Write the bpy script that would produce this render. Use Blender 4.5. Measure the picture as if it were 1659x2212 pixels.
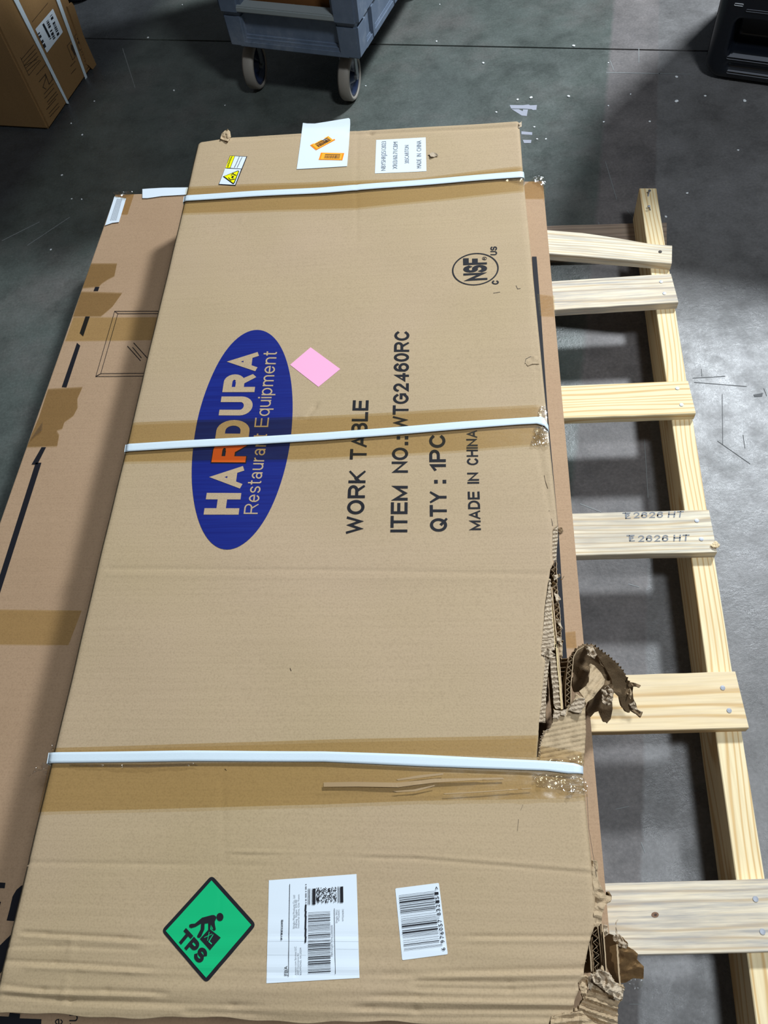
import bpy, bmesh, math, random
import numpy as np
from mathutils import Matrix, Vector, noise
from mathutils.geometry import delaunay_2d_cdt
random.seed(7)
S = bpy.context.scene
for o in list(bpy.data.objects): bpy.data.objects.remove(o)
COL = S.collection

# ------------------------------------------------------------ camera
F, CX, CY, H = 1721.448, 829.5, 1106.0, 1.357
R = np.array([[0.9828702097, -0.1574194087, -0.0958398694],      # right
              [-0.1842990798, -0.8395204548, -0.5111156965],     # down
              [0.0, 0.5200235915, -0.8541518977]])               # forward
# exact orthonormal basis from pitch and roll
_p, _r = math.radians(58.66616602), math.radians(-10.62026997)
_f = np.array([0, math.cos(_p), -math.sin(_p)]); _u = np.array([0, math.sin(_p), math.cos(_p)]); _x = np.array([1., 0, 0])
_rt = math.cos(_r)*_x + math.sin(_r)*_u; _up = math.cos(_r)*_u - math.sin(_r)*_x
R = np.array([_rt, -_up, _f])
cam = bpy.data.cameras.new('camera'); cam_o = bpy.data.objects.new('camera', cam); COL.objects.link(cam_o)
cam.sensor_fit = 'HORIZONTAL'; cam.sensor_width = 36.0; cam.lens = F*36.0/1659.0; cam.clip_start = 0.02
M = Matrix(((R[0][0], -R[1][0], -R[2][0], 0), (R[0][1], -R[1][1], -R[2][1], 0), (R[0][2], -R[1][2], -R[2][2], H), (0, 0, 0, 1)))
cam_o.matrix_world = M; S.camera = cam_o
# ------------------------------------------------------------ light
S.view_settings.view_transform = 'Standard'; S.view_settings.look = 'None'
S.view_settings.gamma = 1.0; S.view_settings.exposure = 0.0; S.view_settings.use_curve_mapping = False
w = bpy.data.worlds.new('warehouse_air'); S.world = w; w.use_nodes = True
w.node_tree.nodes['Background'].inputs[0].default_value = (0.80, 0.90, 1.0, 1)
w.node_tree.nodes['Background'].inputs[1].default_value = 0.07
def lamp(name, loc, size, power, col=(0.86, 0.94, 1.0), target=(0.3, 0.8, 0.0), sy=None):
    l = bpy.data.lights.new(name, 'AREA'); l.energy = power; l.size = size; l.color = col
    if sy: l.shape = 'RECTANGLE'; l.size_y = sy
    o = bpy.data.objects.new(name, l); COL.objects.link(o); o.location = loc
    o.rotation_euler = (Vector(target)-Vector(loc)).to_track_quat('-Z', 'Y').to_euler(); return o
lamp('high_bay_lamp', (2.55, 3.20, 3.3), 0.40, 270)
lamp('high_bay_lamp', (0.98, -0.12, 3.3), 0.40, 60)

# ------------------------------------------------------------ projection helpers (photo pixel -> point on a real plane)
def ray(px, py):
    return np.array([px-CX, py-CY, F]) @ R
def U(px, py, z):
    d = ray(px, py); t = (z-H)/d[2]
    return Vector((d[0]*t, d[1]*t, z))
def UA(P, z):
    P = np.asarray(P, float); D = np.stack([P[:, 0]-CX, P[:, 1]-CY, np.full(len(P), F)], 1) @ R
    z = np.broadcast_to(np.asarray(z, float), (len(P),)); t = (z-H)/D[:, 2]
    return np.stack([D[:, 0]*t, D[:, 1]*t, z], 1)
def UP(px, py, P0, n):
    d = Vector(ray(px, py)); o = Vector((0, 0, H)); t = (Vector(P0)-o).dot(n)/d.dot(n); return o+d*t
ZA, ZB, ZS, ZBEAM = 0.347, 0.175, 0.125, 0.107

# ------------------------------------------------------------ materials
def newmat(name):
    m = bpy.data.materials.new(name); m.use_nodes = True
    nt = m.node_tree; b = nt.nodes['Principled BSDF']; return m, nt, b
def N(nt, t, **k):
    n = nt.nodes.new(t)
    for a, v in k.items():
        if a.startswith('i_'): n.inputs[a[2:].replace('_', ' ')].default_value = v
        else: setattr(n, a, v)
    return n
def ramp(nt, fac, stops):
    r = nt.nodes.new('ShaderNodeValToRGB'); e = r.color_ramp.elements
    while len(e) < len(stops): e.new(0.5)
    for el, (p, c) in zip(e, stops): el.position = p; el.color = (*c, 1) if len(c) == 3 else c
    nt.links.new(fac, r.inputs[0]); return r
def lin(r, g, b): 
    f = lambda c: ((c/255+0.055)/1.055)**2.4 if c > 10 else c/255/12.92
    return (f(r), f(g), f(b))
def mixc(nt, a, b, fac, mode='MIX'):
    m = nt.nodes.new('ShaderNodeMix'); m.data_type = 'RGBA'; m.blend_type = mode
    for s, v in ((m.inputs[6], a), (m.inputs[7], b), (m.inputs[0], fac)):
        if hasattr(v, 'links') or isinstance(v, bpy.types.NodeSocket): nt.links.new(v, s)
        else: s.default_value = (*v, 1) if isinstance(v, tuple) else v
    return m.outputs[2]
def coords(nt, scale=(1, 1, 1), rot=0.0, kind='Object'):
    tc = nt.nodes.new('ShaderNodeTexCoord'); mp = nt.nodes.new('ShaderNodeMapping')
    mp.vector_type = 'TEXTURE'; mp.inputs['Scale'].default_value = tuple(1/q for q in scale); mp.inputs['Rotation'].default_value = (0, 0, -rot)
    nt.links.new(tc.outputs[kind], mp.inputs[0]); return mp.outputs[0]
def flat(name, col, rough=0.6, metal=0.0, spec=0.5):
    m, nt, b = newmat(name); b.inputs['Base Color'].default_value = (*col, 1)
    b.inputs['Roughness'].default_value = rough; b.inputs['Metallic'].default_value = metal
    b.inputs['Specular IOR Level'].default_value = spec; return m
AROT = math.atan2(0.982, 0.187)-math.pi/2      # heading of the carton's long side
def cardboard(name, c1, c2, rough=0.75, flute=0.14, spec=0.25):
    m, nt, b = newmat(name); L = nt.links
    v = coords(nt)
    n1 = N(nt, 'ShaderNodeTexNoise', i_Scale=3.0, i_Detail=4.0); L.new(v, n1.inputs['Vector'])
    n2 = N(nt, 'ShaderNodeTexNoise', i_Scale=420.0, i_Detail=3.0); L.new(v, n2.inputs['Vector'])
    vs = coords(nt, (2.0, 130.0, 3.0), 0.19)
    n3 = N(nt, 'ShaderNodeTexNoise', i_Scale=2.2, i_Detail=3.0); L.new(vs, n3.inputs['Vector'])
    r1 = ramp(nt, n1.outputs[0], [(0.3, c1), (0.7, c2)])
    r2 = ramp(nt, n2.outputs[0], [(0.30, (0.86, 0.85, 0.84)), (0.5, (1, 1, 1)), (0.72, (1.06, 1.06, 1.06))])
    r3 = ramp(nt, n3.outputs[0], [(0.35, (0.97, 0.965, 0.96)), (0.65, (1.02, 1.02, 1.02))])
    c = mixc(nt, r1.outputs[0], r2.outputs[0], 0.8, 'MULTIPLY'); c = mixc(nt, c, r3.outputs[0], 0.8, 'MULTIPLY')
    L.new(c, b.inputs['Base Color']); b.inputs['Roughness'].default_value = rough
    b.inputs['Specular IOR Level'].default_value = spec
    add = N(nt, 'ShaderNodeMath', operation='ADD'); L.new(n2.outputs[0], add.inputs[0]); L.new(n3.outputs[0], add.inputs[1])
    bp = N(nt, 'ShaderNodeBump', i_Strength=flute, i_Distance=0.0012); L.new(add.outputs[0], bp.inputs['Height'])
    L.new(bp.outputs[0], b.inputs['Normal']); return m
M_A = cardboard('kraft_cardboard', lin(171, 150, 117), lin(175, 152, 124))
M_B = cardboard('reddish_cardboard', lin(163, 134, 106), lin(170, 141, 113))
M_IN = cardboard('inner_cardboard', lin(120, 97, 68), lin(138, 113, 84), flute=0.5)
M_TORN = cardboard('torn_paper', lin(170, 152, 130), lin(190, 173, 150), flute=0.9)
M_FL = cardboard('flap_cardboard', lin(104, 84, 60), lin(128, 106, 80), flute=0.9)
M_C = cardboard('dark_kraft_cardboard', lin(140, 108, 68), lin(130, 100, 66))
M_BK = flat('black_ink', (0.010, 0.010, 0.014), 0.6, 0, 0.2)
M_INK2 = flat('faded_ink', (0.16, 0.17, 0.19), 0.6)
M_BRN = flat('brown_ink', (0.05, 0.028, 0.014), 0.6)
M_OR = flat('orange_ink', lin(198, 84, 6), 0.5)
M_PAPER = flat('white_label_paper', (0.68, 0.75, 0.82), 0.45)
M_PINK = flat('pink_paper', lin(242, 168, 202), 0.5)
M_GREEN = flat('green_label', lin(10, 176, 112), 0.35)
M_YEL = flat('yellow_label', (0.85, 0.80, 0.0), 0.4)
M_ORL = flat('orange_label', lin(255, 172, 52), 0.4)
M_ORD = flat('orange_label_border', lin(248, 140, 24), 0.4)
M_NAIL = flat('nail_steel', (0.24, 0.25, 0.28), 0.5, 0.7)
M_NAILD = flat('dark_nail', (0.05, 0.04, 0.035), 0.8)  # near-black brown for the dark nail head
M_RUB = flat('grey_rubber', lin(138, 132, 124), 0.6)
M_HUB = flat('navy_wheel_hub', lin(30, 42, 70), 0.35)
M_STEEL = flat('fork_steel', (0.25, 0.27, 0.28), 0.4, 0.8)
def blue_ink():
    m, nt, b = newmat('blue_ink'); L = nt.links; vs = coords(nt, (6.0, 200.0, 3.0), 0.19)
    n = N(nt, 'ShaderNodeTexNoise', i_Scale=1.5, i_Detail=3.0); L.new(vs, n.inputs['Vector'])
    r = ramp(nt, n.outputs[0], [(0.3, lin(6, 22, 104)), (0.75, lin(14, 34, 120))]); L.new(r.outputs[0], b.inputs['Base Color'])
    b.inputs['Roughness'].default_value = 0.6; b.inputs['Specular IOR Level'].default_value = 0.25; return m
M_BLUE = blue_ink()
def strap_mat():
    m, nt, b = newmat('white_polypropylene_strap'); L = nt.links
    v = coords(nt, (1, 1, 1), 0.19); vo = N(nt, 'ShaderNodeTexBrick', i_Scale=260.0); L.new(v, vo.inputs['Vector'])
    bp = N(nt, 'ShaderNodeBump', i_Strength=0.5, i_Distance=0.0006); L.new(vo.outputs['Fac'], bp.inputs['Height']); L.new(bp.outputs[0], b.inputs['Normal'])
    b.inputs['Base Color'].default_value = (0.66, 0.76, 0.83, 1); b.inputs['Roughness'].default_value = 0.38; return m
M_STRAP = strap_mat()
def tape_mat(name, col, gloss=0.10, rough=0.18, bump=0.25, sc=40.0, cov=0.0):
    m = bpy.data.materials.new(name); m.use_nodes = True; nt = m.node_tree; nt.nodes.clear(); L = nt.links
    out = N(nt, 'ShaderNodeOutputMaterial'); tr = N(nt, 'ShaderNodeBsdfTransparent'); gl = N(nt, 'ShaderNodeBsdfGlossy')
    mix = N(nt, 'ShaderNodeMixShader'); tr.inputs[0].default_value = (*col, 1)
    gl.inputs[0].default_value = (1, 1, 1, 1); gl.inputs['Roughness'].default_value = rough
    fr = N(nt, 'ShaderNodeLayerWeight', i_Blend=0.15); mu = N(nt, 'ShaderNodeMath', operation='MULTIPLY_ADD'); L.new(fr.outputs['Facing'], mu.inputs[0])
    mu.inputs[1].default_value = 0.15; mu.inputs[2].default_value = gloss
    n = N(nt, 'ShaderNodeTexNoise', i_Scale=sc, i_Detail=4.0); v = coords(nt, (1, 3, 1), 0.19); L.new(v, n.inputs['Vector'])
    bp = N(nt, 'ShaderNodeBump', i_Strength=bump, i_Distance=0.002); L.new(n.outputs[0], bp.inputs['Height'])
    L.new(bp.outputs[0], gl.inputs['Normal']); L.new(mu.outputs[0], mix.inputs[0]); L.new(tr.outputs[0], mix.inputs[1]); L.new(gl.outputs[0], mix.inputs[2])
    L.new(mix.outputs[0], out.inputs[0]); return m
M_TAPE = tape_mat('brown_packing_tape', (0.88, 0.80, 0.62), 0.03, 0.3)
M_TAPE2 = tape_mat('dark_packing_tape', (0.76, 0.70, 0.54), 0.02, 0.35)
M_TAPE3 = tape_mat('pale_packing_tape', (0.91, 0.86, 0.68), 0.02, 0.35)
M_CLEAR = tape_mat('crumpled_clear_tape', (0.95, 0.93, 0.88), 0.22, 0.14, 0.8, 90.0)
M_FILM = tape_mat('clear_plastic_film', (0.88, 0.88, 0.86), 0.04, 0.3, 0.3, 30.0)
def wood(name, light, dark, stain=None, stain_amt=0.0, scale=1.0, ring=26.0):
    m, nt, b = newmat(name); L = nt.links
    tc = nt.nodes.new('ShaderNodeTexCoord'); oi = nt.nodes.new('ShaderNodeObjectInfo')
    ad = N(nt, 'ShaderNodeVectorMath', operation='ADD'); sc = N(nt, 'ShaderNodeVectorMath', operation='SCALE'); sc.inputs[0].default_value = (3.1, 5.7, 2.3)
    L.new(oi.outputs['Random'], sc.inputs['Scale']); L.new(tc.outputs['Object'], ad.inputs[0]); L.new(sc.outputs[0], ad.inputs[1])
    mp = N(nt, 'ShaderNodeMapping'); mp.inputs['Scale'].default_value = (0.9, 9.0, 9.0); L.new(ad.outputs[0], mp.inputs[0])
    nA = N(nt, 'ShaderNodeTexNoise', i_Scale=1.3*scale, i_Detail=2.0); L.new(mp.outputs[0], nA.inputs['Vector'])
    # rings: distorted distance across the grain
    sx = N(nt, 'ShaderNodeSeparateXYZ'); L.new(ad.outputs[0], sx.inputs[0])
    m1 = N(nt, 'ShaderNodeMath', operation='MULTIPLY_ADD'); L.new(nA.outputs[0], m1.inputs[0]); m1.inputs[1].default_value = 0.075
    L.new(sx.outputs['Y'], m1.inputs[2])
    zz = N(nt, 'ShaderNodeMath', operation='MULTIPLY_ADD'); L.new(sx.outputs['Z'], zz.inputs[0]); zz.inputs[1].default_value = 0.35; L.new(m1.outputs[0], zz.inputs[2])
    m2 = N(nt, 'ShaderNodeMath', operation='MULTIPLY'); L.new(zz.outputs[0], m2.inputs[0]); m2.inputs[1].default_value = 2*math.pi*ring*4
    si = N(nt, 'ShaderNodeMath', operation='SINE'); L.new(m2.outputs[0], si.inputs[0])
    m3 = N(nt, 'ShaderNodeMath', operation='MULTIPLY_ADD'); L.new(si.outputs[0], m3.inputs[0]); m3.inputs[1].default_value = 0.5; m3.inputs[2].default_value = 0.5
    mid = tuple((a*2+c)/3 for a, c in zip(light, dark))
    r = ramp(nt, m3.outputs[0], [(0.0, light), (0.55, light), (0.8, mid), (0.97, dark)])
    mp2 = N(nt, 'ShaderNodeMapping'); mp2.inputs['Scale'].default_value = (12, 260, 260); L.new(ad.outputs[0], mp2.inputs[0])
    nf = N(nt, 'ShaderNodeTexNoise', i_Scale=1.0, i_Detail=4.0); L.new(mp2.outputs[0], nf.inputs['Vector'])
    rf = ramp(nt, nf.outputs[0], [(0.3, (0.86, 0.83, 0.78)), (0.6, (1, 1, 1))])
    c = mixc(nt, r.outputs[0], rf.outputs[0], 0.8, 'MULTIPLY')
    if stain:
        mp3 = N(nt, 'ShaderNodeMapping'); mp3.inputs['Scale'].default_value = (6, 130, 130); L.new(ad.outputs[0], mp3.inputs[0])
        ns = N(nt, 'ShaderNodeTexNoise', i_Scale=1.2, i_Detail=5.0, i_Roughness=0.65); L.new(mp3.outputs[0], ns.inputs['Vector'])
        rs = ramp(nt, ns.outputs[0], [(0.42, (0, 0, 0)), (0.66, (stain_amt,)*3)]); c = mixc(nt, c, stain, rs.outputs[0])
        nb = N(nt, 'ShaderNodeTexNoise', i_Scale=9.0, i_Detail=3.0); L.new(ad.outputs[0], nb.inputs['Vector'])
        rb = ramp(nt, nb.outputs[0], [(0.45, (0, 0, 0)), (0.7, (stain_amt*0.5,)*3)]); c = mixc(nt, c, lin(176, 160, 140), rb.outputs[0])
    L.new(c, b.inputs['Base Color']); b.inputs['Roughness'].default_value = 0.7; b.inputs['Specular IOR Level'].default_value = 0.2
    bp = N(nt, 'ShaderNodeBump', i_Strength=0.35, i_Distance=0.001); L.new(nf.outputs[0], bp.inputs['Height']); L.new(bp.outputs[0], b.inputs['Normal']); return m
M_PINE = wood('fresh_pine', lin(238, 219, 178), lin(216, 182, 130))
M_PINE2 = wood('plain_pine', lin(234, 212, 172), lin(212, 178, 126), lin(206, 190, 170), 0.3, 1.6, 9)
M_GREY = wood('weathered_pine', lin(232, 220, 196), lin(208, 186, 152), lin(156, 154, 150), 0.7)
M_GREY2 = wood('stained_board', lin(228, 214, 190), lin(200, 180, 152), lin(148, 148, 150), 0.75, 1.4, 14)
M_OLD = wood('old_bottom_board', lin(168, 146, 128), lin(140, 118, 102), lin(120, 110, 104), 0.6)
def cart_mat():
    m, nt, b = newmat('blue_grey_plastic'); L = nt.links; v = coords(nt)
    n = N(nt, 'ShaderNodeTexNoise', i_Scale=9.0, i_Detail=6.0, i_Roughness=0.7); L.new(v, n.inputs['Vector'])
    r = ramp(nt, n.outputs[0], [(0.3, lin(80, 94, 114)), (0.55, lin(98, 111, 130)), (0.8, lin(138, 146, 158))]); L.new(r.outputs[0], b.inputs['Base Color'])
    b.inputs['Roughness'].default_value = 0.6; return m
M_CART = cart_mat()
M_RIM = flat('worn_rim_plastic', lin(140, 148, 150), 0.6)
M_BLKP = flat('black_plastic', (0.006, 0.008, 0.013), 0.32)
M_BOXIN = cardboard('brown_box_in_cart', lin(112, 72, 38), lin(126, 84, 46))
M_FOAM_GLINT = flat('white_foam_and_glint', (0.85, 0.88, 0.9), 0.7)
M_PAINT = flat('white_floor_paint', lin(150, 152, 164), 0.6)
M_SCUFF = flat('dark_scuff', (0.02, 0.02, 0.022), 0.6)
M_SCUFFL = flat('pale_scratch', (0.19, 0.20, 0.20), 0.6)
M_GROOVE = flat('dark_joint', (0.02, 0.018, 0.018), 0.9)  # dark bottom of the recessed slab joint
def floor_mat():
    m, nt, b = newmat('worn_warehouse_floor'); L = nt.links
    geo = nt.nodes.new('ShaderNodeNewGeometry'); pos = geo.outputs['Position']
    def noi(sc, det=5.0, ro=0.6, vec=None, dist=0.0):
        n = N(nt, 'ShaderNodeTexNoise', i_Scale=sc, i_Detail=det, i_Roughness=ro, i_Distortion=dist); L.new(vec or pos, n.inputs['Vector']); return n.outputs[0]
    def edge(p, q, soft=0.006):      # mask: 1 on the right of the floor line through two photo points
        a, c = U(*p, 0), U(*q, 0); d = (c-a).normalized(); nx, ny = d.y, -d.x
        if nx < 0: nx, ny = -nx, -ny
        dp = N(nt, 'ShaderNodeVectorMath', operation='DOT_PRODUCT'); L.new(pos, dp.inputs[0]); dp.inputs[1].default_value = (nx, ny, 0)
        off = nx*a.x+ny*a.y
        wob = N(nt, 'ShaderNodeMath', operation='MULTIPLY_ADD'); L.new(noi(30.0), wob.inputs[0]); wob.inputs[1].default_value = 0.012; L.new(dp.outputs['Value'], wob.inputs[2])
        mr = N(nt, 'ShaderNodeMapRange'); L.new(wob.outputs[0], mr.inputs['Value']); mr.inputs['From Min'].default_value = off-soft+.006; mr.inputs['From Max'].default_value = off+soft+.006
        return mr.outputs[0]
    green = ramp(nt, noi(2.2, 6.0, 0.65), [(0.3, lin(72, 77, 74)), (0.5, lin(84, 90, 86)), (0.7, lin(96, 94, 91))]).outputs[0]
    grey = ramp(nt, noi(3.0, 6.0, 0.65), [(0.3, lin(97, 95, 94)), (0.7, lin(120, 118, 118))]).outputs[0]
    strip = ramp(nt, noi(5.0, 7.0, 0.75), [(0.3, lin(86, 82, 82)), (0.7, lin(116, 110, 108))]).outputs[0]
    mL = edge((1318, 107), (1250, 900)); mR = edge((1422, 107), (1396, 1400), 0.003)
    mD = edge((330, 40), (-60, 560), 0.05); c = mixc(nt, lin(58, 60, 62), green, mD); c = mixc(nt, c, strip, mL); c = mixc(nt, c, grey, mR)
    fine = ramp(nt, noi(160.0, 4.0), [(0.3, (0.78, 0.78, 0.78)), (0.6, (1.05, 1.05, 1.05)), (0.8, (1.35, 1.35, 1.35))])
    c = mixc(nt, c, fine.outputs[0], 0.8, 'MULTIPLY')
    blot = ramp(nt, noi(11.0, 6.0, 0.7), [(0.3, (0.60, 0.60, 0.60)), (0.5, (1, 1, 1)), (0.72, (1.25, 1.25, 1.27))]); c = mixc(nt, c, blot.outputs[0], 0.8, 'MULTIPLY')
    L.new(c, b.inputs['Base Color'])
    # hairline scratches
    mp = N(nt, 'ShaderNodeMapping'); mp.inputs['Scale'].default_value = (14, 120, 1); mp.inputs['Rotation'].default_value = (0, 0, 0.9); L.new(pos, mp.inputs[0])
    mp2 = N(nt, 'ShaderNodeMapping'); mp2.inputs['Scale'].default_value = (120, 14, 1); mp2.inputs['Rotation'].default_value = (0, 0, 0.4); L.new(pos, mp2.inputs[0])
    s1 = noi(1.0, 5.0, 0.7, mp.outputs[0], 1.5); s2 = noi(1.0, 5.0, 0.7, mp2.outputs[0], 1.5)
    ad = N(nt, 'ShaderNodeMath', operation='ADD'); L.new(s1, ad.inputs[0]); L.new(s2, ad.inputs[1])
    hf = N(nt, 'ShaderNodeMath', operation='MULTIPLY'); L.new(noi(14.0, 9.0, 0.8), hf.inputs[0]); hf.inputs[1].default_value = 1.0
    rr = ramp(nt, hf.outputs[0], [(0.38, (0.22,)*3), (0.62, (0.46,)*3)]); 
    sr = N(nt, 'ShaderNodeSeparateColor'); L.new(rr.outputs[0], sr.inputs[0])
    ro = mixc(nt, rr.outputs[0], (0.55, 0.55, 0.55), mL); ro2 = mixc(nt, ro, rr.outputs[0], mR)
    L.new(ro2, b.inputs['Roughness']); b.inputs['Specular IOR Level'].default_value = 0.45
    ad2 = N(nt, 'ShaderNodeMath', operation='MULTIPLY_ADD'); L.new(ad.outputs[0], ad2.inputs[0]); ad2.inputs[1].default_value = 0.15; L.new(noi(90.0, 6.0, 0.75), ad2.inputs[2])
    bp = N(nt, 'ShaderNodeBump', i_Strength=0.4, i_Distance=0.002); L.new(ad2.outputs[0], bp.inputs['Height']); L.new(bp.outputs[0], b.inputs['Normal'])
    return m
M_FLOOR = floor_mat()

# ------------------------------------------------------------ object helpers
def mk(name, verts, faces, mat, parent=None, smooth=False, loc=None, rot=None):
    me = bpy.data.meshes.new(name); me.from_pydata([tuple(map(float, v)) for v in verts], [], [tuple(map(int, f)) for f in faces]); me.update()
    if mat: me.materials.append(mat)
    if smooth: me.polygons.foreach_set('use_smooth', [True]*len(me.polygons))
    o = bpy.data.objects.new(name, me); COL.objects.link(o)
    if loc is not None: o.location = loc
    if rot is not None: o.rotation_euler = rot
    if parent: o.parent = parent;
    return o
def thing(name, label, cat, group=None):
    o = bpy.data.objects.new(name, None); COL.objects.link(o); o.empty_display_size = 0.05
    o['label'] = label; o['category'] = cat
    if group: o['group'] = group
    return o
def tag(o, label, cat, group=None):
    o['label'] = label; o['category'] = cat
    if group: o['group'] = group
    return o
def inside(poly, x, y):
    c = False; j = len(poly)-1
    for i in range(len(poly)):
        xi, yi = poly[i]; xj, yj = poly[j]
        if (yi > y) != (yj > y) and x < (xj-xi)*(y-yi)/(yj-yi)+xi: c = not c
        j = i
    return c
def tri(poly, step=None, jitter=0.0):
    pts = [Vector((float(a), float(b))) for a, b in poly]; n = len(pts)
    if step:
        dense = []
        for i in range(n):
            a, b = pts[i], pts[(i+1) % n]; k = max(1, int((b-a).length/step))
            dense += [a.lerp(b, t/k) for t in range(k)]
        pts = dense; n = len(pts)
        xs = [p.x for p in pts]; ys = [p.y for p in pts]; P2 = [(p.x, p.y) for p in pts]
        y = min(ys)+step*0.5
        while y < max(ys):
            x = min(xs)+step*0.5
            while x < max(xs):
                q = (x+random.uniform(-jitter, jitter)*step, y+random.uniform(-jitter, jitter)*step)
                if inside(P2, *q): pts.append(Vector(q))
                x += step
            y += step
    r = delaunay_2d_cdt(pts, [], [list(range(n))], 1, 1e-6)
    return [(v.x, v.y) for v in r[0]], [tuple(f) for f in r[2]]
def crop(x0, y0, s): return lambda *pts: [(x0+x/s, y0+y/s) for x, y in pts]
ID = lambda *pts: list(pts)

# ------------------------------------------------------------ surface of the big carton (height of its top panel)
CR = []   # creases: world segments, depth, width
def crease(px, depth, width):
    if width > 0.0035 and abs(depth) < 0.0029: width *= 0.62; depth *= 0.62
    pts = [U(x, y, ZA) for x, y in px]
    for a, b in zip(pts[:-1], pts[1:]): CR.append((a.x, a.y, b.x, b.y, depth, width))
crease([(235, 1229), (700, 1230), (1190, 1241)], 0.0008, 0.003); crease([(235, 1243), (1190, 1252)], -0.0006, 0.004)
crease([(560, 1420), (560, 1430)], 0.0004, 0.003)
crease([(774, 270), (770, 350), (771, 520)], 0.0006, 0.003)
crease([(1131, 430), (1140, 520), (1152, 640), (1160, 800), (1170, 880)], 0.0009, 0.003)
crease([(1160, 965), (1175, 1030), (1190, 1110), (1194, 1140)], 0.0014, 0.0022)
crease([(40, 1863), (300, 1866), (640, 1872)], 0.0007, 0.003)
crease([(500, 1846), (900, 1855), (1285, 1888)], 0.0012, 0.004); crease([(500, 1840), (900, 1848), (1285, 1878)], -0.0008, 0.004)
crease([(480, 1680), (484, 1860), (470, 2000)], 0.0005, 0.003)
crease([(50, 2014), (100, 2017), (260, 2026), (360, 2034)], 0.0022, 0.004); crease([(50, 2024), (150, 2030), (360, 2040)], -0.0016, 0.004)
crease([(560, 2020), (850, 2022), (1275, 2023)], 0.0018, 0.004); crease([(560, 2030), (850, 2032), (1275, 2032)], -0.0014, 0.004)
crease([(10, 2046), (120, 2044), (300, 2052)], 0.0014, 0.004)
crease([(15, 2076), (120, 2080), (400, 2096), (640, 2106), (900, 2110)], 0.0022, 0.0045); crease([(60, 2090), (180, 2094), (280, 2100), (640, 2116)], -0.0018, 0.004)
crease([(500, 2098), (800, 2102), (1262, 2093)], 0.0024, 0.005); crease([(500, 2108), (800, 2114), (1262, 2104)], -0.0018, 0.004)
crease([(900, 2118), (1100, 2122), (1250, 2118)], 0.0018, 0.004); crease([(900, 2135), (1100, 2138), (1245, 2132)], 0.0022, 0.005)
crease([(5, 2128), (90, 2138), (230, 2140), (360, 2146)], 0.0026, 0.005); crease([(5, 2140), (130, 2148), (330, 2152)], -0.0016, 0.004)
crease([(5, 2150), (150, 2162), (500, 2172), (800, 2178)], 0.0028, 0.005)
crease([(700, 2150), (900, 2152), (1240, 2158)], 0.0024, 0.005); crease([(700, 2160), (900, 2165), (1240, 2170)], -0.0018, 0.004)
crease([(760, 2175), (900, 2183), (1235, 2182)], 0.0028, 0.005)
crease([(400, 2185), (700, 2196), (1230, 2200)], 0.0026, 0.005)
crease([(158, 2028), (155, 2050), (150, 2068)], -0.0008, 0.003); crease([(146, 2117), (140, 2140), (138, 2156)], -0.0010, 0.003)
crease([(665, 900), (680, 880), (684, 872)], 0.0016, 0.003); crease([(640, 905), (665, 907)], 0.0012, 0.003)
crease([(690, 1712), (900, 1698), (1030, 1690)], -0.0006, 0.003); crease([(860, 1722), (1100, 1712), (1200, 1706)], -0.0006, 0.003)
crease([(585, 570), (650, 540)], 0.0008, 0.006); crease([(520, 480), (526, 470)], -0.0008, 0.003)
crease([(500, 300), (800, 286), (1122, 272)], 0.0030, 0.006); crease([(560, 292), (800, 277), (1118, 262)], -0.0012, 0.005)
CRA = np.array(CR)
A4 = [U(430, 298, ZA), U(1121, 259, ZA), U(1313, 2222, ZA), U(-19, 2190, ZA)]   # far left, far right, near right, near left
STIFF = [(U(675, 2010, ZA).x, U(675, 2010, ZA).y, 0.105), (U(912, 1990, ZA).x, U(912, 1990, ZA).y, 0.065), (U(450, 2006, ZA).x, U(450, 2006, ZA).y, 0.085)]
def dispA(X, Y):
    X = np.asarray(X, float); Y = np.asarray(Y, float); Z = np.zeros_like(X)
    for ax, ay, bx, by, d, wd in CRA:
        dx, dy = bx-ax, by-ay; L2 = dx*dx+dy*dy+1e-12
        t = np.clip(((X-ax)*dx+(Y-ay)*dy)/L2, 0, 1); D2 = (X-ax-t*dx)**2+(Y-ay-t*dy)**2
        Z -= d*np.exp(-D2/(wd*wd))
    for (ax, ay, r_) in STIFF:
        D2 = np.sqrt((X-ax)**2+(Y-ay)**2); Z *= 1-0.8*np.clip((r_-D2)/0.02, 0, 1)
    Z += 0.0012*np.sin(X*9+Y*4)*np.cos(Y*7-1)+0.0004*np.sin(X*31+Y*13)+0.0003*np.cos(Y*47+X*11)
    # crushed near end
    nv = np.array([A4[2].x-A4[3].x, A4[2].y-A4[3].y]); nv /= np.linalg.norm(nv); nn = np.array([-nv[1], nv[0]])
    dn = (X-A4[3].x)*nn[0]+(Y-A4[3].y)*nn[1]
    cr = np.clip(1-dn/0.12, 0, 1); Z += cr*(0.0005*np.sin(dn*300+1.2*np.sin(X*9))+0.0002*np.sin(X*30+dn*90)) - 0.004*np.clip(1-dn/0.03, 0, 1)**2
    # rounded long sides
    for (a, b, sg) in ((A4[3], A4[0], 1), (A4[2], A4[1], -1)):
        e = np.array([b.x-a.x, b.y-a.y]); e /= np.linalg.norm(e); q = np.array([e[1], -e[0]])*sg
        dd = (X-a.x)*q[0]+(Y-a.y)*q[1]; Z -= 0.0025*np.clip(1-dd/0.006, 0, 1)**2
    fe = np.array([A4[1].x-A4[0].x, A4[1].y-A4[0].y]); fe /= np.linalg.norm(fe); fn = np.array([fe[1], -fe[0]])
    df = (X-A4[0].x)*fn[0]+(Y-A4[0].y)*fn[1]; Z -= 0.004*np.clip(1-df/0.012, 0, 1)**2
    return Z
LAY = 0.0005
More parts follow.
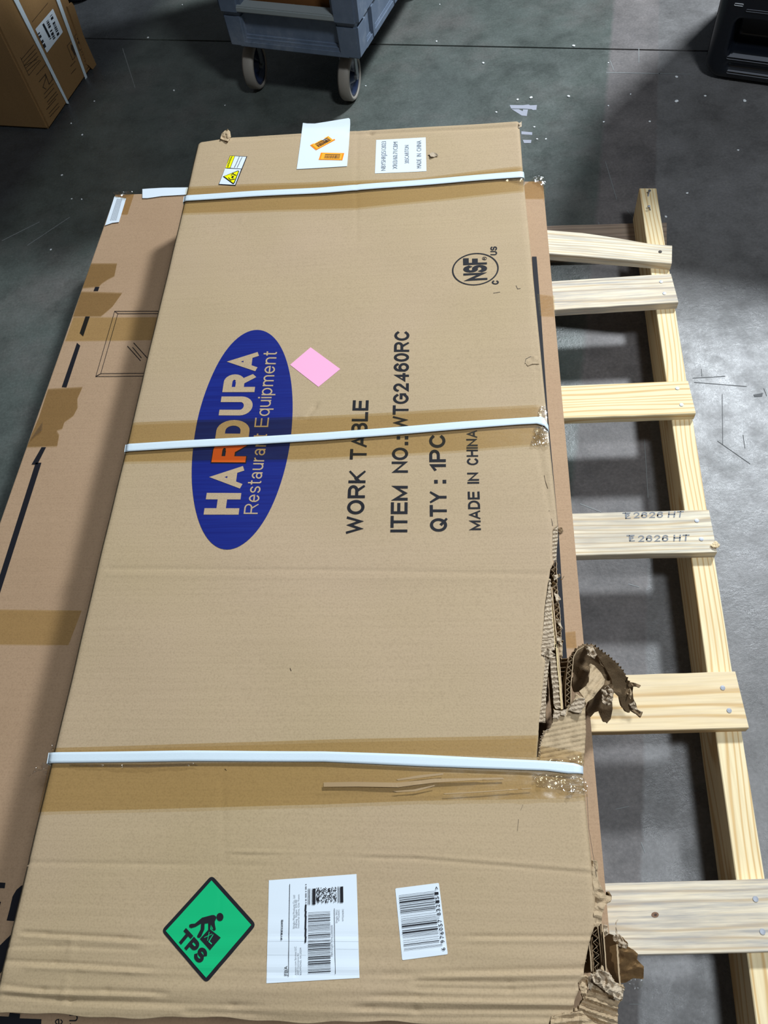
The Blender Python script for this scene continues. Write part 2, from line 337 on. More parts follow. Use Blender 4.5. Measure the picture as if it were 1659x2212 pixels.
def placeA(P, lay):            # photo points -> points lying on the carton's top panel
    V = UA(P, ZA); V[:, 2] = ZA+dispA(V[:, 0], V[:, 1])+LAY*lay; return V
def placeB(P, lay): V = UA(P, ZB); V[:, 2] = ZB+LAY*lay; return V
def placeS(P, lay): V = UA(P, ZS); V[:, 2] = ZS+LAY*lay; return V
def placeF(P, lay): V = UA(P, 0.0); V[:, 2] = LAY*lay; return V
def plane_place(P0, n):
    n = Vector(n).normalized()
    return lambda P, lay: np.array([tuple(UP(x, y, Vector(P0)+n*LAY*lay, n)) for x, y in P])
class Deco:
    """flat printed shapes collected into one mesh"""
    def __init__(s, place, lay): s.place, s.lay, s.V, s.F = place, lay, [], []
    def raw(s, P, F):
        k = len(s.V); V = s.place(np.array(P, float), s.lay)
        # faces must look up
        s.V += [tuple(v) for v in V]
        for f in F:
            s.F.append(tuple(i+k for i in f))
        return s
    def poly(s, pts, step=None):
        P, Fc = tri(pts, step); return s.raw(P, Fc)
    def line(s, pts, wd):
        for a, b in zip(pts[:-1], pts[1:]):
            a, b = Vector(a), Vector(b); d = (b-a).normalized()*wd/2; n = Vector((-d.y, d.x))
            s.raw([a-d+n, b+d+n, b+d-n, a-d-n], [(0, 1, 2, 3)])
        return s
    def disc(s, c, ax, bx, n=48, inner=None, rings=1):
        c, ax, bx = Vector(c), Vector(ax), Vector(bx)
        if inner is None:
            P = [c]; Fc = []
            for k in range(rings):
                for i in range(n):
                    t = 2*math.pi*i/n; P.append(c+(ax*math.cos(t)+bx*math.sin(t))*((k+1)/rings))
            for i in range(n): Fc.append((0, 1+i, 1+(i+1) % n))
            for k in range(rings-1):
                for i in range(n): a = 1+k*n; b = a+n; Fc.append((a+i, b+i, b+(i+1) % n, a+(i+1) % n))
        else:
            P = []; Fc = []
            for i in range(n):
                t = 2*math.pi*i/n; v = ax*math.cos(t)+bx*math.sin(t); P += [c+v, c+v*inner]
            for i in range(n): a = 2*i; b = 2*((i+1) % n); Fc.append((a, b, b+1, a+1))
        return s.raw(P, Fc)
    def text(s, st, TL, TR, BR, BL, bold=0.0, fit=True):
        V, Fc, w_, y0, y1 = glyphs(st, bold)
        TL, TR, BR, BL = map(Vector, (TL, TR, BR, BL)); P = []
        for x, y in V:
            a = x/w_; b = (y-y0)/(y1-y0); P.append((BL.lerp(BR, a)).lerp(TL.lerp(TR, a), b))
        return s.raw(P, Fc)
    def build(s, name, mat, parent=None):
        V = np.array(s.V); Fo = []
        for f in s.F:
            a, b, c = (Vector(V[i]) for i in f[:3])
            nz = (b-a).cross(c-a)
            if len(f) == 3 and nz.length < 1e-12: continue
            v = Vector((0, 0, H))-a
            Fo.append(f if nz.dot(v) > 0 else tuple(reversed(f)))
        return mk(name, s.V, Fo, mat, parent)
_G = {}
def glyphs(st, bold):
    key = (st, bold)
    if key in _G: return _G[key]
    def conv(t):
        c = bpy.data.curves.new('t', 'FONT'); c.body = t; c.size = 1; c.offset = bold; c.resolution_u = 3; c.fill_mode = 'FRONT'
        o = bpy.data.objects.new('t', c); COL.objects.link(o); bpy.context.view_layer.update()
        me = bpy.data.meshes.new_from_object(o.evaluated_get(bpy.context.evaluated_depsgraph_get()))
        V = [(v.co.x, v.co.y) for v in me.vertices]; Fc = [tuple(p.vertices) for p in me.polygons]
        bpy.data.objects.remove(o); bpy.data.curves.remove(c); bpy.data.meshes.remove(me); return V, Fc
    V, Fc = conv(st); hv, _ = conv('H')
    if not V: V, Fc = [(0, 0), (1, 0), (0, 1)], [(0, 1, 2)]
    x0 = min(v[0] for v in V); x1 = max(v[0] for v in V); V = [(v[0]-x0, v[1]) for v in V]
    y0 = min(v[1] for v in hv); y1 = max(v[1] for v in hv)
    if st in ('®',) or ord(st[0]) > 0x2000: y0 = min(v[1] for v in V); y1 = max(v[1] for v in V)
    _G[key] = (V, Fc, x1-x0, y0, y1); return _G[key]


def _arc(cx, cy, rx, ry, a0, a1, n=12): return [(cx+rx*math.cos(math.radians(a0+(a1-a0)*i/n)), cy+ry*math.sin(math.radians(a0+(a1-a0)*i/n))) for i in range(n+1)]
_S = {'H': (.72, [[(0, 0), (0, 1)], [(1, 0), (1, 1)], [(0, .53), (1, .53)]]), 'A': (.80, [[(0, -.02), (.5, 1), (1, -.02)], [(.33, .27), (.67, .27)]]),
 'R': (.74, [[(0, 0), (0, 1), (.6, 1)]+_arc(.6, .74, .38, .26, 90, -90)+[(0, .48)], [(.6, .44), (1, 0)]]), 'P': (.68, [[(0, 0), (0, 1), (.6, 1)]+_arc(.6, .72, .4, .28, 90, -90)+[(0, .44)]]),
 'D': (.74, [[(0, 0), (0, 1), (.42, 1)]+_arc(.42, .5, .58, .5, 90, -90)+[(0, 0)]]), 'U': (.72, [[(0, 1), (0, .33)]+_arc(.5, .33, .5, .33, 180, 360)+[(1, 1)]]),
 'W': (1.05, [[(0, 1), (.25, 0), (.5, 1), (.75, 0), (1, 1)]]), 'O': (.82, [_arc(.5, .5, .5, .5, 0, 360, 28)]), 'K': (.72, [[(0, 0), (0, 1)], [(1, 1.02), (0, .32)], [(.32, .56), (1, -.02)]]),
 'T': (.68, [[(0, 1), (1, 1)], [(.5, 0), (.5, 1)]]), 'B': (.70, [[(0, .53), (0, 1), (.55, 1)]+_arc(.55, .765, .38, .235, 90, -90)+[(0, .53)], [(.55, .53)]+_arc(.56, .265, .44, .265, 90, -90)+[(0, 0), (0, .53)]]),
 'L': (.58, [[(0, 1), (0, 0), (1, 0)]]), 'E': (.66, [[(1, 1), (0, 1), (0, 0), (1, 0)], [(0, .53), (.93, .53)]]), 'F': (.62, [[(1, 1), (0, 1), (0, 0)], [(0, .5), (.88, .5)]]),
 'M': (.86, [[(0, 0), (0, 1), (.5, 0), (1, 1), (1, 0)]]), 'N': (.73, [[(0, 0), (0, 1), (1, 0), (1, 1)]]), 'I': (0, [[(.5, 0), (.5, 1)]]), 'X': (.70, [[(0, 1), (1, 0)], [(0, 0), (1, 1)]]),
 'G': (.80, [_arc(.5, .5, .5, .5, 38, 320, 20)+[(1, .2), (1, .48), (.55, .48)]]), 'C': (.76, [_arc(.5, .5, .5, .5, 42, 318, 20)]), 'Q': (.82, [_arc(.5, .5, .5, .5, 0, 360, 28), [(.58, .28), (1.02, -.06)]]),
 'Y': (.72, [[(0, 1.02), (.5, .44), (1, 1.02)], [(.5, .44), (.5, 0)]]), '1': (.34, [[(0, .72), (.95, 1), (.95, 0)]]), '2': (.62, [_arc(.5, .71, .48, .29, 165, -30, 12)+[(0, 0), (1, 0)]]),
 '3': (.62, [_arc(.46, .76, .44, .24, 160, -90), _arc(.48, .26, .52, .26, 90, -160)]), '4': (.64, [[(.76, 0), (.76, 1), (0, .28), (1, .28)]]), '5': (.62, [[(.92, 1), (.18, 1)]+_arc(.48, .33, .52, .33, 130, -150)]),
 '6': (.62, [_arc(.5, .31, .5, .31, 0, 360, 20), _arc(.52, .58, .5, .42, 35, 180)+[(0.01, .31)]]), '0': (.60, [_arc(.5, .5, .5, .5, 0, 360, 24)]), 'S': (.70, [_arc(.5, .745, .46, .255, 25, 250, 12)+_arc(.5, .255, .5, .265, 75, -155, 12)]),
 ':': (0, [[(.5, 0), (.5, .04)], [(.5, .62), (.5, .66)]]), '.': (0, [[(.5, 0), (.5, .04)]]),
 'e': (.52, [[(0, .37), (1, .37)]+_arc(.5, .36, .5, .36, 2, 322, 20)]), 's': (.46, [_arc(.5, .54, .46, .18, 25, 250, 10)+_arc(.5, .18, .5, .18, 75, -155, 10)]), 't': (.26, [[(.42, .95), (.42, .12)]+_arc(.8, .12, .38, .12, 180, 270, 5), [(0, .72), (1, .72)]]),
 'a': (.50, [[(.9, 0), (.9, .5)]+_arc(.47, .5, .43, .22, 0, 160, 8), _arc(.44, .2, .44, .2, 0, 360, 16)]), 'u': (.48, [[(0, .72), (0, .25)]+_arc(.5, .25, .5, .25, 180, 360, 10)+[(1, .25)], [(1, .72), (1, 0)]]),
 'r': (.28, [[(0, 0), (0, .72)], [(0, .42)]+_arc(1, .42, 1, .28, 180, 100, 6)]), 'n': (.48, [[(0, 0), (0, .72)], _arc(.5, .46, .5, .26, 180, 0, 10)+[(1, 0)]]), 'q': (.52, [_arc(.5, .36, .5, .36, 0, 360, 20), [(1, .72), (1, -.27)]]),
 'i': (0, [[(.5, 0), (.5, .72)], [(.5, .93), (.5, .97)]]), 'p': (.52, [_arc(.5, .36, .5, .36, 0, 360, 20), [(0, .72), (0, -.27)]]), 'm': (.80, [[(0, 0), (0, .72)], _arc(.25, .46, .25, .26, 180, 0, 8)+[(.5, 0)], _arc(.75, .46, .25, .26, 180, 0, 8)+[(1, 0)]])}
def stroke_text(st, t, gap=0.16, space=0.40):
    V = []; Fc = []; x0 = 0.0
    for ch in st:
        if ch == ' ': x0 += space; continue
        w_, pls = _S[ch]; wc = max(0.0, w_-t*0.3); W = wc+t
        for pl in pls:
            P = [Vector((x0+t/2+x*wc, t/2+y*(1-t))) for x, y in pl]; P = [p for i, p in enumerate(P) if i == 0 or (p-P[i-1]).length > 1e-5]
            closed = (P[0]-P[-1]).length < 1e-3 and len(P) > 4
            if closed: P = P[:-1]
            n = len(P); k = len(V); lo, hi = (-.40 if ch in 'qp' else (-.04 if ch == 'Q' else 0)), 1.0
            for i, p in enumerate(P):
                a = P[i-1] if (i > 0 or closed) else None; b = P[(i+1) % n] if (i < n-1 or closed) else None
                d1 = (p-a).normalized() if a is not None else None; d2 = (b-p).normalized() if b is not None else None
                if d1 is None: d1 = d2; p = p-d2*t/2
                if d2 is None: d2 = d1; p = p+d1*t/2
                m = Vector((-(d1.y+d2.y), d1.x+d2.x))
                m = m.normalized() if m.length > 1e-6 else Vector((-d1.y, d1.x)); q = t/2/max(0.22, m.dot(Vector((-d1.y, d1.x))))
                for s_ in (1, -1):
                    v = p+m*q*s_; V.append((min(max(v.x, x0), x0+W+(0.03 if ch == 'Q' else 0)), min(max(v.y, lo), hi)))
            for i in range(n if closed else n-1):
                a, b = k+2*i, k+2*((i+1) % n); Fc.append((a, b, b+1)); Fc.append((a, b+1, a+1))
        x0 += W+gap
    return V, Fc, x0-gap
def stext(self, st, TL, TR, BR, BL, t=0.17, gap=0.16, space=0.40):
    V, Fc, w_ = stroke_text(st, t, gap, space); TL, TR, BR, BL = map(Vector, (TL, TR, BR, BL))
    P = [BL.lerp(BR, x/w_).lerp(TL.lerp(TR, x/w_), y) for x, y in V]; return self.raw(P, Fc)
Deco.stext = stext
def each(place, lay, polys, name, mat, parent, step=None):
    for p in polys: Deco(place, lay).poly(p, step).build(name, mat, parent)
# ------------------------------------------------------------ floor
ja, jb = U(190, 83, 0), U(1510, 110, 0); jd = (jb-ja).normalized(); jn = Vector((-jd.y, jd.x, 0))
if jn.y < 0: jn = -jn
def sl(off0, off1, z, name, mat, parent=None):
    a = ja+jd*-9; b = ja+jd*11
    q = [a+jn*off0, b+jn*off0, b+jn*off1, a+jn*off1]
    top = [(v.x, v.y, z) for v in q]; bot = [(v.x, v.y, z-0.03) for v in q]
    return mk(name, top+bot, [(0, 1, 2, 3), (7, 6, 5, 4), (0, 4, 5, 1), (1, 5, 6, 2), (2, 6, 7, 3), (3, 7, 4, 0)], mat, parent)
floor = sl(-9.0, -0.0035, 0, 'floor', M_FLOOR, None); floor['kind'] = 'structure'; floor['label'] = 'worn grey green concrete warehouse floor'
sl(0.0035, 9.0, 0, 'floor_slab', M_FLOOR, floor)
sl(-0.01, 0.01, -0.012, 'slab_joint', M_GROOVE, floor)
c = crop(1080, 200, 13.825); d = Deco(placeF, 1)
d.poly(c((290, 375), (690, 380), (850, 360), (900, 385), (1105, 375), (1085, 520), (990, 525), (940, 500), (700, 485), (330, 480)))
d.poly(c((350, 500), (560, 500), (680, 560), (690, 505), (835, 510), (800, 705), (650, 690)))
d.poly(c((640, 1160), (965, 1190), (960, 1270), (640, 1250))); d.poly(c((680, 1415), (940, 1420), (925, 1510), (720, 1510)))
d.build('painted_floor_mark', M_PAINT, floor)
d = Deco(placeF, 1)
for a in (((1497, 817), (1566, 813)), ((1515, 798), (1516, 812)), ((1560, 852), (1561, 960)), ((1550, 953), (1620, 1002)), ((1605, 940), (1609, 968)),
          ((1500, 826), (1612, 835)), ((1650, 840), (1656, 855))):
    d.line(list(a), 1.3)
d.poly([(1627, 853), (1648, 849), (1646, 857), (1630, 858)])
d.build('scuff_mark', M_SCUFF, floor)
d = Deco(placeF, 1)
for a in (((1310, 157), (1424, 159)), ((1424, 159), (1490, 161)), ((1318, 132), (1326, 152)), ((1380, 105), (1380, 135)), ((1355, 455), (1392, 500)), ((1292, 480), (1315, 530)),
          ((1308, 350), (1332, 430)), ((1254, 1089), (1298, 1106)), ((1358, 1262), (1380, 1268)), ((1360, 2169), (1386, 2169)), ((1330, 1748), (1358, 1742)), ((1385, 1820), (1393, 1842)),
          ((265, 105), (292, 190)), ((85, 480), (5, 520)), ((150, 470), (60, 530)), ((1392, 950), (1400, 1075))):
    d.line(list(a), 1.6)
d.build('floor_scratch', M_SCUFFL, floor)
# foam crumbs
crumbs = [(1118, 216), (1147, 212), (1228, 209), (1154, 275), (1160, 301), (1179, 301), (1044, 137), (943, 90), (1239, 100), (1461, 167), (1461, 220), (1608, 219),
          (1362, 204), (1314, 229), (1314, 136), (1072, 243), (1304, 264), (950, 10), (1403, 263), (204, 219), (154, 267), (178, 292), (155, 430), (177, 431),
          (376, 196), (320, 82), (394, 11), (790, 186), (486, 228), (1484, 418), (1438, 469), (134, 379), (1594, 325), (640, 310), (1523, 208), (110, 540)]
cz = None
for i, (x, y) in enumerate(crumbs):
    if i in (33,): continue
    r = random.uniform(0.0022, 0.0045) if i < 12 else random.uniform(0.0016, 0.0030)
    if cz is None:
        bm = bmesh.new(); bmesh.ops.create_icosphere(bm, subdivisions=2, radius=1)
        for v in bm.verts: v.co *= 1+0.25*noise.noise(v.co*2); v.co.z *= 0.6
        me = bpy.data.meshes.new('foam_crumb'); bm.to_mesh(me); bm.free(); me.materials.append(M_FOAM_GLINT); cz = me
    o = bpy.data.objects.new('foam_crumb', cz); COL.objects.link(o); p = U(x, y, 0)
    o.location = (p.x, p.y, r*0.5); o.scale = (r*1.3, r, r); o.rotation_euler = (0, 0, random.random()*6)
    tag(o, 'tiny white foam crumb lying loose on the concrete floor', 'crumb', 'white foam crumbs scattered over the floor')

# ------------------------------------------------------------ pallet
pallet = thing('wooden_pallet', 'pine pallet with uneven deck boards under the stacked cartons', 'pallet')
def board(name, mat, fl, fr, nr, nl, ztop, thick, parent, ext=0.0, wavy=None, segs=24, bev=0.0012):
    """plank from four world corners far-left, far-right, near-right, near-left; local x runs along it"""
    ax = ((fr+nr)-(fl+nl)); ax.z = 0; ax.normalize(); ang = math.atan2(ax.y, ax.x); o0 = (fl+fr+nr+nl)/4; o0.z = ztop-thick/2
    inv = Matrix.Rotation(-ang, 3, 'Z')
    l = [inv @ (p-o0) for p in (fl, fr, nr, nl)]
    top_far = [(l[0].x-ext, l[0].y)]+([(inv @ (p-o0)).to_2d()[:] for p in wavy] if wavy else [])+[(l[1].x, l[1].y)]
    near = [(l[2].x, l[2].y), (l[3].x-ext, l[3].y)]
    # outline as stations along x
    x0 = l[0].x-ext; st = []
    xr_f, xr_n = l[1].x, l[2].x
    V = []; Fc = []
    def yf(x):
        for (a, b) in zip(top_far[:-1], top_far[1:]):
            if a[0] <= x <= b[0]: return a[1]+(b[1]-a[1])*(x-a[0])/max(1e-6, b[0]-a[0])
        return top_far[-1][1]
    h = thick/2
    for i in range(segs+1):
        t = i/segs
        for side in (0, 1):
            x = x0+((xr_f if side == 0 else xr_n)-x0)*t
            y = (yf(x) if side == 0 else near[1][1]+(near[0][1]-near[1][1])*t)
            j = 0.0006*noise.noise(Vector((x*40, side*9, ztop*70+fl.y*13)))
            y += j*1.5; s_ = -1 if side == 0 else 1
            V += [(x, y, -h), (x, y, h-bev), (x, y+s_*bev, h+j*0.3)]
    for i in range(segs):
        a = i*6; b = a+6   # side0: a..a+2, side1: a+3..a+5
        Fc += [(a, b, b+1, a+1), (a+1, b+1, b+2, a+2), (a+2, b+2, b+5, a+5), (a+5, b+5, b+4, a+4), (a+4, b+4, b+3, a+3), (a+3, b+3, b, a)]
    Fc += [(0, 1, 2, 5, 4, 3), tuple(reversed([segs*6+k for k in (0, 1, 2, 5, 4, 3)]))]
    o = mk(name, V, Fc, mat, parent, loc=o0, rot=(0, 0, ang))
    bm = bmesh.new(); bm.from_mesh(o.data); bmesh.ops.recalc_face_normals(bm, faces=bm.faces[:]); bm.to_mesh(o.data); bm.free()
    return o
def nail(px, z, parent, r=0.0037, dark=False):
    p = U(*px, z); inv = parent.matrix_basis.inverted(); V = []; n = 12
    for k, (rr, zz) in enumerate(((r*0.35, 0.0012), (r, 0.0010), (r, -0.0006), (r*0.4, -0.003))):
        for i in range(n): t = 2*math.pi*i/n; V.append(inv @ Vector((p.x+rr*math.cos(t), p.y+rr*math.sin(t), z+zz)))
    Fc = [tuple(range(n))]
    for k in range(3):
        for i in range(n): Fc.append((k*n+i, (k+1)*n+i, (k+1)*n+(i+1) % n, k*n+(i+1) % n))
    o = mk('nail', V, Fc, M_NAILD if dark else M_NAIL, parent); return o
def slat(mat, pf, pr, nl_, nr_, ext, nails, wavy=None, darkn=False):
    fl, fr, nr, nl = U(*pf, ZS), U(*pr, ZS), U(*nr_, ZS), U(*nl_, ZS)
    o = board('deck_board', mat, fl, fr, nr, nl, ZS, 0.018, pallet, ext, [U(*q, ZS) for q in wavy] if wavy else None)
    bpy.context.view_layer.update()
    for q in nails: nail(q, ZS, o, dark=darkn)
    return o
s1 = slat(M_GREY, (1186, 498), (1452, 530), (1189, 555), (1451, 569), 0.66, [(1426, 544)], wavy=[(1262, 503), (1330, 513), (1369.6, 519), (1380, 524)], darkn=True)
s2 = slat(M_GREY2, (1195, 606), (1449, 590.6), (1200, 670), (1465.6, 653), 0.66, [(1428, 609), (1435, 634)])
s3 = slat(M_PINE, (1212, 831.6), (1486, 822), (1218.6, 904.7), (1503, 893), 0.66, [(1463, 839), (1472, 874.7)])
s4 = slat(M_GREY, (1236.5, 1109), (1531, 1100.7), (1243.8, 1199), (1549, 1193), 0.66, [(1505, 1125), (1514.8, 1164.6)])
s5 = slat(M_PINE2, (1262, 1461), (1588, 1450), (1277.6, 1580.5), (1618, 1573), 0.66, [(1561, 1486), (1575, 1535)])
s6 = slat(M_GREY2, (1309, 1906.7), (1700, 1897), (1366, 2065.7), (1722, 2055), 0.66, [(1632, 1942), (1647, 2012.5)])
# split end and stamp on the fourth board
c = crop(1320, 1080, 6.636)
for (a, b_, e, f), (x, y) in zip( (((320, 178), (1045, 160), (1030, 250), (320, 262)), ((385, 510), (1125, 497), (1115, 590), (385, 602))), ((165, 182), (222, 506))):
    d = Deco(placeS, 1); q = c(a, b_, e, f); d.stext('2626 HT', *q, t=.16, gap=.2)
    q = c((x, y), (x+115, y-4), (x+110, y+14), (x, y+16)); d.poly(q)
    d.line(c((x+40, y+8), (x+45, y+82)), 2.0); d.text('P', *c((x+48, y+20), (x+100, y+18), (x+100, y+82), (x+50, y+84)), bold=0.02); d.line(c((x+45, y+84), (x+112, y+80)), 1.8)
    st = d.build('ink_stamp', M_INK2, None); st.parent = s4; st.matrix_parent_inverse = s4.matrix_basis.inverted()
V, Fc = tri(c((1425, 655), (1500, 595), (1545, 640), (1558, 668), (1520, 690), (1460, 682)), 12/6.6); P = UA(V, [ZS+0.004*max(0, (x-1535)/20)+0.001*random.random() for x, y in V])
sp = mk('splinter', P, Fc, M_PINE2, None); sp.parent = s4; sp.matrix_parent_inverse = s4.matrix_basis.inverted(); md = sp.modifiers.new('s', 'SOLIDIFY'); md.thickness = 0.002
# knot on the sixth
kn = Deco(placeS, 1); kn.disc((1415, 1976), (8, 0), (0, 6), 20); kn = kn.build('knot', flat('wood_knot', lin(120, 88, 66), 0.7), None); kn.parent = s6; kn.matrix_parent_inverse = s6.matrix_basis.inverted()
kn = Deco(placeS, 2); kn.disc((1416, 1976), (3, 0), (0, 2.4), 14); kn = kn.build('knot', flat('wood_knot_core', lin(60, 42, 34), 0.7), None); kn.parent = s6; kn.matrix_parent_inverse = s6.matrix_basis.inverted()
# runners
bl0, bl1, br0, br1 = U(1381, 407, ZBEAM), U(1591, 1900, ZBEAM), U(1418, 407, ZBEAM), U(1652, 1900, ZBEAM)
bd = ((bl1-bl0).normalized()+(br1-br0).normalized()).normalized()
def runner(off):
    side = Vector((-bd.y, bd.x, 0)); side = side if side.x < 0 else -side
    a, b_ = bl0+side*off, br0+side*off; L = 1.98
    return board('runner', M_PINE, a+bd*L, a, b_, b_+bd*L, ZBEAM, 0.089, pallet, 0, None, 40)
r1 = runner(0.0); runner(0.47); runner(0.90); bpy.context.view_layer.update()
for (x, y, tx, ty) in ((1403, 412, -3, 12), (1401.6, 446, 3, 8)):
    n_ = nail((x, y), ZBEAM+0.008, r1, 0.0032)
    inv = r1.matrix_basis.inverted(); a = U(x, y, ZBEAM+0.008); b_ = U(x+tx, y+ty, ZBEAM); V = []
    for p in (a, b_):
        for i in range(6): t = i*math.pi/3; V.append(inv @ (p+Vector((0.0014*math.cos(t), 0.0014*math.sin(t), 0))))
    mk('nail', V, [(i, (i+1) % 6, 6+(i+1) % 6, 6+i) for i in range(6)], M_NAIL, r1)
for (fl, fr, nr, nl) in (((1100, 489), (1440, 480), (1440, 548), (1100, 557)), ((1150, 1000), (1500, 995), (1520, 1060), (1160, 1066)))[:1]:
    board('bottom_board', M_OLD, U(*fl, 0.018), U(*fr, 0.018), U(*nr, 0.018), U(*nl, 0.018), 0.018, 0.018, pallet, 0.60)
# two more bottom boards lie hidden under the cartons
sidev = Vector((-bd.y, bd.x, 0)); sidev = sidev if sidev.x < 0 else -sidev
for k in (1.86,):
    a = bl0+bd*k; a.z = 0.018; board('bottom_board', M_OLD, a+sidev*0.93, a-sidev*0.04, a-sidev*0.04+bd*0.09, a+sidev*0.93+bd*0.09, 0.018, 0.018, pallet)

# ------------------------------------------------------------ lower flat carton (B)
cb = thing('flat_carton', 'wide thin reddish cardboard carton lying directly on the pallet boards', 'carton')
fl, fr = U(247, 419, ZB), U(1173, 389, ZB); e1 = U(1307, 1900, ZB); e0 = U(56, 963, ZB)
dr = (e1-fr).normalized(); dl = (e0-fl).normalized(); nr, nl = fr+dr*1.86, fl+dl*1.92
def slab_box(name, q, z0, z1, mat, parent, bev=0.004, nx=2):
    bm = bmesh.new(); vs = [bm.verts.new((p.x, p.y, z1)) for p in q]+[bm.verts.new((p.x, p.y, z0)) for p in q]
    for f in ((3, 2, 1, 0), (4, 5, 6, 7), (0, 1, 5, 4), (1, 2, 6, 5), (2, 3, 7, 6), (3, 0, 4, 7)): bm.faces.new([vs[i] for i in f])
    bmesh.ops.recalc_face_normals(bm, faces=bm.faces[:])
    if bev: bmesh.ops.bevel(bm, geom=bm.edges[:], offset=bev, segments=2, affect='EDGES')
    me = bpy.data.meshes.new(name); bm.to_mesh(me); bm.free(); me.materials.append(mat)
    o = bpy.data.objects.new(name, me); COL.objects.link(o); o.parent = parent; return o
slab_box('carton_body', [fl, fr, nr, nl], ZS+0.0005, ZB, M_B, cb, 0.0035)
c = crop(0, 380, 3.567); c6 = crop(0, 1000, 3.16)
mk_ = []; mk_.append(c((735, 857), (768, 857), (757, 888), (722, 888))); mk_.append(c((660, 1085), (694, 1085), (643, 1237), (616, 1212)))
mk_.append(c((595, 1288), (620, 1310), (515, 1630), (478, 1628))); mk_.append(c((322, 2092), (357, 2092), (290, 2225), (245, 2225)))
mk_.append(c6((285, 0), (245, 0), (-60, 960), (-20, 960)))
mk_.append([(1149, 555), (1159, 555), (1169, 683), (1182.6, 885), (1207, 1154), (1212, 1235), (1223, 1400), (1236, 1560), (1224, 1560), (1211, 1400), (1196, 1200), (1172, 885), (1158, 683)])
each(placeB, 2, mk_, 'printed_stripe', M_BK, cb); d = Deco(placeB, 2)
for a in (((885, 1045), (1230, 1045)), ((910, 1063), (1230, 1063)), ((885, 1045), (740, 1547)), ((910, 1063), (778, 1525)), ((740, 1547), (1115, 1545)), ((778, 1525), (1115, 1523)),
          ((885, 1045), (910, 1063)), ((740, 1547), (778, 1525))): d.line(c(*a), 1.1)
for a in (((985, 1315), (1083, 1425)), ((1025, 1325), (1090, 1403)), ((1033, 1290), (1150, 1420))): d.line(c(*a), 1.5)
d.build('printed_drawing', M_BK, cb); mk_ = []
c2 = crop(0, 1780, 4.147)
mk_.append(c2((-80, 518), (52, 527), (45, 577), (-80, 570))); mk_.append(c2((-40, 690), (12, 697), (2, 735), (-40, 740)))
mk_.append(c2((215, 545), (190, 555), (150, 590), (115, 650), (90, 760), (62, 865), (125, 870), (170, 860), (215, 700)))
mk_.append(c2((110, 985), (92, 1000), (40, 1050), (0, 1090), (-30, 1180), (-30, 1340), (0, 1345), (20, 1320), (60, 1290), (110, 1150)))
mk_.append(c2((-20, 1720), (80, 1725), (90, 1690), (185, 1700), (180, 1740), (375, 1748), (370, 1830), (-20, 1830)))
each(placeB, 2, mk_, 'printed_letter', M_BK, cb); d = Deco(placeB, 2)
d.stext('u', *c2((598, 1768), (598, 1705), (700, 1705), (700, 1768)), t=.11); d.stext('t', *c2((605, 1830), (605, 1785), (700, 1785), (700, 1830)), t=.11); d.stext('e', *c2((472, 1800), (472, 1745), (565, 1745), (565, 1800)), t=.11)
d.build('printed_marking', M_BK, cb)
d = Deco(placeB, 3)
each(placeB, 3, [[(1133, 400), (1155, 384), (1172, 384), (1176, 392), (1178, 430), (1133, 430)], [(1160, 636), (1197, 640), (1200, 684), (1166, 683)], [(1222, 1366), (1243, 1364), (1246, 1400), (1224, 1400)], c((885, 150), (1040, 130), (985, 300), (930, 300), (975, 180))], 'packing_tape', M_TAPE, cb)
d = Deco(placeB, 4)
tp = []; tp.append(c((705, 678), (905, 678), (885, 775), (835, 800), (790, 830), (765, 855), (640, 868), (660, 800)))
tp.append(c((630, 895), (945, 905), (870, 1010), (800, 1070), (780, 1085), (567, 1087)))
tp.append(c((375, 1645), (640, 1630), (600, 1720), (602, 1790), (570, 1850), (500, 1900), (485, 1950), (440, 1965), (460, 2000), (445, 2085), (212, 2092), (250, 1990), (305, 1860)))
each(placeB, 4, tp, 'packing_tape', M_TAPE2, cb)
each(placeB, 3, [c((568, 1092), (1240, 1092), (1190, 1268), (505, 1275)), c6((-120, 1000), (560, 1010), (470, 1245), (-180, 1238))], 'packing_tape', M_TAPE3, cb)
lb2 = Deco(placeB, 5).poly(c((885, 165), (975, 180), (945, 280), (920, 362), (870, 368), (812, 388))).build('white_sticker', M_PAPER, cb)
d = Deco(placeB, 5); d.poly(c((1100, 108), (1150, 104), (1260, 98), (1460, 95), (1460, 150), (1250, 162), (1140, 178), (1100, 178)))
lb = d.build('white_sticker', M_PAPER, cb)
d = Deco(placeB, 6)
for i in range(9): d.line(c((905-i*1+i*6, 185), (860+i*6-8, 350)), 0.8 if i % 2 else 0.4)
d.build('barcode', M_INK2, lb2)
def crumple(name, poly, zf, mat, parent, step=3.0, amp=0.003, sc=60.0, thick=0.0, smooth=False, seed=0, wave=None):
    V, Fc = tri(poly, step, 0.3); Z = []; sc = min(sc, 240/step)
    for x, y in V:
        z = zf(x, y); z += amp*noise.noise(Vector((x*sc/1000, y*sc/1000, seed)))*1.6+amp*0.3*noise.noise(Vector((x*sc/420, y*sc/420, seed+5)))
        if wave: z += wave[0]*math.sin((x*wave[1]+y*wave[2]))
        Z.append(z)
    P = UA(V, Z); o = mk(name, P, Fc, mat, parent, smooth)
    if o.data.polygons[0].normal.z < 0: o.data.flip_normals()
    if thick: md = o.modifiers.new('s', 'SOLIDIFY'); md.thickness = thick; md.offset = -1
    return o
crumple('crumpled_tape', [(1150, 383), (1165, 379), (1174, 383), (1179, 396), (1178, 412), (1168, 398), (1152, 392)], lambda x, y: ZB+0.004, M_CLEAR, cb, 2.0, 0.003, 500)
crumple('crumpled_tape', c((870, 125), (950, 118), (1020, 118), (1020, 135), (960, 150), (980, 180), (890, 168)), lambda x, y: ZB+0.004, M_CLEAR, cb, 2.0, 0.003, 500)
